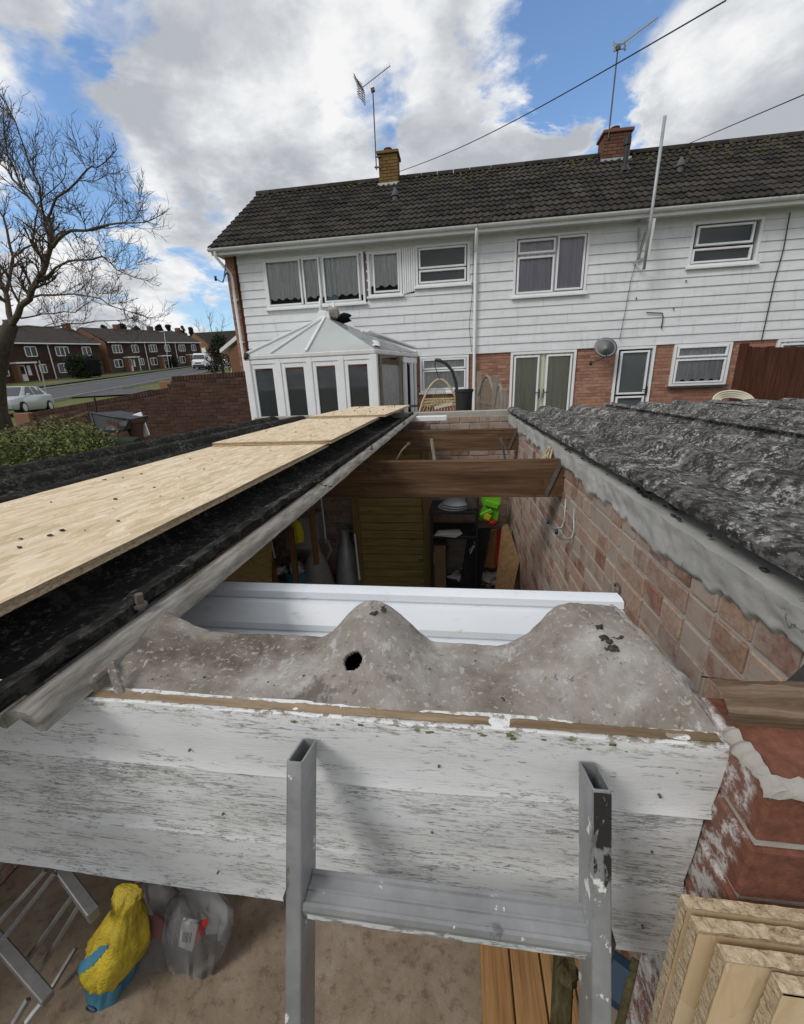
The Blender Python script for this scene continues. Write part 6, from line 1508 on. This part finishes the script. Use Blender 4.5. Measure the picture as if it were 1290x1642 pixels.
# plastic wrapped packs
PK = thing('plastic_pack', 'clear plastic wrapping with a red and white label beside the yellow bag', 'packaging', at(290, 1540, Z=0))
c = at(285, 1475, Y=1.05)
for k, (px, py, hh_, rx) in enumerate(((252, 1524, .30, .13), (316, 1532, .31, .12))):
    b0 = at(px, py, Z=.01); secs = []
    for i in range(13):
        t_ = i/12; w_ = rx*(1 + .25*math.sin(t_*3.1))*(1 - .45*max(0, t_ - .75)/.25); row = []
        for j in range(60):
            a_ = 2*math.pi*j/60; q = 1 + .20*nz(math.cos(a_)*2.2, math.sin(a_)*2.2, t_*1.1 + k*5) + .30*(abs(nz(math.cos(a_)*5, math.sin(a_)*5, t_*.8 + k*9)) - .15)
            row.append(b0 + Vector((math.cos(a_)*w_*q + .05*t_*(k - .3), math.sin(a_)*.075*q + .05*t_, hh_*t_ + .015*nz(a_, k, t_*3))))
        secs.append(row)
    MB().loft(secs).build('polythene_wrap', 'polythene', PK, smooth=45)
def card(name, mt, a, b, c_, d_, Y, par=PK): return MB().prism([at(*q, Y=Y) for q in (a, b, c_, d_)], (0, .012, 0)).build(name, mt, par)
card('red_card', 'red', (222, 1472), (262, 1475), (258, 1530), (228, 1520), 1.02); wl_ = card('white_label', 'paper', (292, 1478), (318, 1482), (308, 1527), (286, 1518), .965); card('red_card', 'red', (316, 1483), (333, 1478), (326, 1500), (313, 1515), .97)
mb = MB()
for k in range(7): mb.bar(at(294 + k*2.2, 1496, Y=.962), at(292 + k*2.2, 1512, Y=.962), .0016 if k % 3 else .0032, .001)
mb.build('barcode', 'dark', wl_)
# folded aluminium step ladder lying at the left
SL_ = thing('folded_stepladder', 'dull aluminium stepladder leaning inside the garage at lower left', 'ladder', at(40, 1600, Z=0), None)
for (a, b, Ya, Yb) in (((98, 1395), (152, 1468), .95, .85), ((-20, 1490), (78, 1603), .82, .72)): MB().bar(at(*a, Y=Ya), at(*b, Y=Yb), .04, .065, (0, 0, 1), .004).build('stile', 'steel', SL_)
for (a, b) in (((74, 1396), (-10, 1488)), ((88, 1400), (2, 1510)), ((117, 1436), (40, 1545)), ((134, 1440), (58, 1566)), ((122, 1520), (80, 1590))): MB().bar(at(*a, Y=.92), at(*b, Y=.80), .015, .016, (0, 0, 1), .002).build('step_edge', 'steel', SL_)
for (a, b) in (((22, 1642), (46, 1602)), ((42, 1642), (70, 1606))): MB().bar(at(*a, Y=.68), at(*b, Y=.73), .018, .02, (0, 0, 1), .002).build('step_edge', 'aluminium', SL_)
for k, (px, Y) in enumerate(((20, 1.2), (70, 1.25))): pass
# ------------------------------------------------------------------ inside the garage
GT = thing('slatted_gate', 'unused wooden gate of horizontal boards standing against the rear wall', 'gate', (-.75, 4.45, 0))
gx0, gx1 = -1.235, -.315; nb = 17; Hh = 1.78
for k in range(nb):
    z = .04 + k*(Hh - .06)/nb; MB().box(gx0 + .07, gx1 - .07, 4.452 + rnd(-.002, .002), 4.468, z + .003, z + (Hh - .06)/nb - .003, .003).build('gate_board', 'gate_wood', GT)
for (a, b) in ((gx0, gx0 + .085), (gx1 - .085, gx1)): MB().box(a, b, 4.425, 4.475, 0, Hh, .005).build('gate_stile', 'gate_frame', GT)
MB().box(gx0 + .08, gx1 - .08, 4.43, 4.47, Hh - .05, Hh, .004).build('gate_rail', 'gate_wood', GT); MB().box(gx0 + .08, gx1 - .08, 4.43, 4.47, .0, .07, .004).build('gate_rail', 'gate_wood', GT)
def can(nm, lab, base, h, r, mt, spout=True, handle=True):
    C2 = thing(nm, lab, 'can', base)
    MB().lathe(base, [(r, 0), (r*1.02, h*.05), (r*.62, h*.62), (r*.36, h*.78), (r*.34, h*.96), (r*.42, h), (r*.3, h), (r*.28, h*.8)], 18).build('body', mt, C2, smooth=40)
    b = Vector(base)
    if handle: MB().tube([b + Vector((r*.35, 0, h*.93)), b + Vector((r*.85, 0, h*1.0)), b + Vector((r*1.0, 0, h*.8)), b + Vector((r*.62, 0, h*.55))], r*.09, 7).build('handle', mt, C2, smooth=True)
    if spout: MB().tube([b + Vector((-r*.3, 0, h*.7)), b + Vector((-r*.55, 0, h*.9))], [r*.16, r*.1], 7).build('spout', mt, C2, smooth=True)
p = at(512, 944, Z=0); can('tall_jug', 'pale grey tall jug with a loop handle on the garage floor', p, .66, .20, 'jug')
p = at(560, 930, Z=0); can('tall_jug', 'darker tall jug left of the slatted gate', p, .72, .17, 'galv', False)
for (a, b, lab) in (((466, 846), (478, 952), 'thin brown timber prop between buckets and jug'), ((498, 806), (508, 905), 'thick brown timber prop behind the pale jug'), ((428, 868), (446, 950), 'leftmost brown timber prop in the garage')):
    one('timber_prop', 'stud', lambda m: m.bar(at(*a, Y=3.95), at(*b, Y=3.8), .05, .06, (0, 1, 0), .004), lab, 'timber', 'props inside the garage')
TP = thing('timber_partition', 'stained timber board panel low at the left inside the garage', 'panel', at(400, 940, Y=3.2))
for k in range(6):
    MB().bar(at(338 + 2*k, 948 - 14*k, Y=3.2), at(436, 952 - 16*k, Y=3.4), .11, .02, (0, 1, 0), .003).build('panel_board', 'gate_wood', TP)
for k, (px, py, lab, mt, r, h) in enumerate(((482, 946, 'pale green bucket with rags on the garage floor', 'blue', .17, .30), (455, 946, 'dark bucket beside the pale green bucket', 'black_plastic', .15, .28))):
    p = at(px, py, Z=0); BK = thing('bucket', lab, 'bucket', p); MB().lathe(p, [(r*.75, 0), (r, h), (r*1.06, h), (r*1.06, h*.94), (r*.98, h*.93), (r*.7, .03)], 18).build('pail', mt, BK, smooth=40)
    MB().blob(p + Vector((0, 0, h*.92)), r*.72, .6, (1, 1, .6), n=6).build('rag', 'paper', BK)
one('storage_tub', 'dish', lambda m: m.box(-2.05, -1.65, 4.25, 4.6, .55, .95, .03), 'grey plastic storage tub on a shelf behind the props', 'tub')
one('yellow_can', 'toy_yellow', lambda m: m.lathe(at(478, 868, Y=4.2), [(.07, 0), (.08, .1), (.06, .22), (.02, .26)], 12), 'small yellow can behind the timber props', 'can')
one('steel_rod', 'upvc_old', lambda m: m.tube([at(569, 856, Y=4.4), at(577, 930, Y=4.25)], .012, 6), 'thin pale rod leaning just left of the slatted gate', 'rod', 'thin pale rods in the garage')
one('steel_rod', 'upvc_old', lambda m: m.tube([at(515, 798, Y=4.5), at(519, 830, Y=4.45), at(523, 870, Y=4.4)], .010, 6), 'thin pale rod hanging in the dark corner', 'rod', 'thin pale rods in the garage')
one('steel_rod', 'upvc_old', lambda m: m.tube([at(434, 862, Y=4.0), at(441, 895, Y=3.95)], .010, 6), 'short pale rod beside the leftmost prop', 'rod', 'thin pale rods in the garage')
SHF = thing('black_shelf', 'black shelving unit with clutter right of the slatted gate', 'shelf', (-.05, 4.5, 0))
for z in (1.08, .80): MB().box(-.30, .22, 4.15, 4.6, z - .03, z, .004).build('shelf_board', 'black_plastic', SHF)
for x in (-.295, .19): MB().box(x, x + .03, 4.16, 4.2, 0, 1.08, .003).build('shelf_leg', 'black_plastic', SHF)
p = at(728, 826, Y=4.35); PN = thing('pan_lids', 'stack of round metal lids on the black shelf', 'lids', (p.x, 4.32, 1.08))
for k in range(3): MB().lathe((p.x + .012*k, 4.32, 1.082 + .022*k), [(.17 - .012*k, 0), (.175 - .012*k, .008), (.12, .028), (.02, .035)], 20).build('lid', 'galv', PN, smooth=40)
one('biscuit_tin', 'rust_steel', lambda m: m.lathe((p.x + .20, 4.3, 1.08), [(.07, 0), (.075, .02), (.075, .15), (.06, .16)], 14), 'small round tin next to the metal lids', 'tin')
one('glass_jar', 'curtain_teal', lambda m: m.lathe((.10, 4.42, 1.08), [(.05, 0), (.06, .02), (.06, .18), (.045, .21), (.045, .24)], 12), 'teal jar beside the green toy blaster', 'jar')
one('paper_sheaf', 'paper', lambda m: [m.obox((-.12 + .01*k, 4.2, .805 + .006*k), (.24, .15, .004), Matrix.Rotation(.1*k - .2, 3, 'Z')) for k in range(5)], 'sheaf of papers on the lower black shelf', 'papers')
CB = thing('cardboard_box', 'brown cardboard box with a white label beside the gate', 'box', (-.20, 4.25, .14)); MB().box(-.30, -.13, 4.22, 4.5, .14, .66, .004).build('carton', 'card', CB); MB().box(-.298, -.262, 4.214, 4.219, .44, .58).build('white_label', 'paper', CB)
one('low_crate', 'black_plastic', lambda m: m.box(-.30, .0, 4.2, 4.6, 0, .135, .01), 'low dark crate under the cardboard box', 'crate')
one('black_case', 'black_bag', lambda m: m.loft([[at(*q, Y=Y) for q in ((752, 848), (788, 846), (770, 944), (736, 944))] for Y in (4.25, 4.32)]) and m, 'long black case with white script leaning by the shelf', 'case')
mb = MB(); s_pts = [(754, 888), (757, 884), (756, 879), (753, 882), (755, 886), (759, 880), (760, 874), (757, 877), (760, 879), (763, 872), (763, 867), (760, 870), (763, 872), (767, 866)]
mb.tube([at(*q, Y=4.237) for q in s_pts], .006, 5); tag(mb.build('case_script', 'paper', bpy.data.objects['black_case']), '', '') 
cs_ = bpy.data.objects['case_script']; del cs_['label']; del cs_['category']
TG = thing('toy_blaster', 'bright green toy water blaster hanging above the black case', 'toy', at(785, 815, Y=4.3))
mb = MB(); mb.prism([at(*q, Y=4.22) for q in ((772, 797), (803, 797), (803, 812), (797, 838), (783, 834), (764, 832), (776, 816))], (0, .10, 0)); mb.build('body', 'toy_green', TG)
mb = MB(); mb.bar(at(778, 805, Y=4.2), at(800, 812, Y=4.2), .07, .05, (0, 1, 0), .012); mb.bar(at(770, 827, Y=4.2), at(790, 818, Y=4.2), .05, .04, (0, 1, 0), .012); mb.build('barrel', 'toy_green', TG)
MB().obox(at(782, 829, Y=4.19), (.07, .04, .07), Matrix.Rotation(.4, 3, 'Y'), .012).build('yellow_grip', 'toy_yellow', TG); MB().blob(at(791, 838, Y=4.19), .042, .2, (1.2, .6, .8), 2, 7).build('red_nozzle', 'red', TG, smooth=True)
one('red_board', 'red', lambda m: m.bar(at(801, 850, Y=4.45), at(796, 905, Y=4.35), .05, .02, (0, 1, 0)), 'narrow red board behind the leaning plank', 'board')
one('wood_box', 'deck', lambda m: m.prism([at(*q, Y=4.4) for q in ((768, 856), (797, 850), (795, 911), (762, 909))], (0, .05, 0)), 'reddish wooden box side right of the black case', 'box')
one('leaning_plank', 'plank_brown', lambda m: m.prism([at(806, 848, Y=4.1), at(815, 843, Y=4.1), at(834, 898, Y=3.6), at(822, 952, Y=3.3), at(794, 952, Y=3.3)], (.0, .04, .01)), 'wide brown plank leaning at the foot of the brick wall', 'plank')
CW = thing('tangled_cable', 'tangle of wires and torn plastic on the floor at the back right', 'cable', at(765, 935, Z=0)); c = at(765, 930, Z=.1)
mb = MB()
for k in range(8): mb.tube([c + Vector((.22*math.sin(i*.7 + k*1.3) * rnd(.6, 1), .12*math.cos(i*.9 + k), .05*math.sin(i*1.3 + k) + .03*k*.4)) for i in range(9)], .006, 5)
mb.build('wires', 'brick_gable', CW, smooth=True); mb = MB(); [mb.blob(c + Vector((rnd(-.25, .25), rnd(-.1, .2), rnd(-.05, .06))), rnd(.04, .09), .9, (1.3, 1, .7), n=6) for k in range(9)]; mb.build('torn_plastic', 'paper', CW)
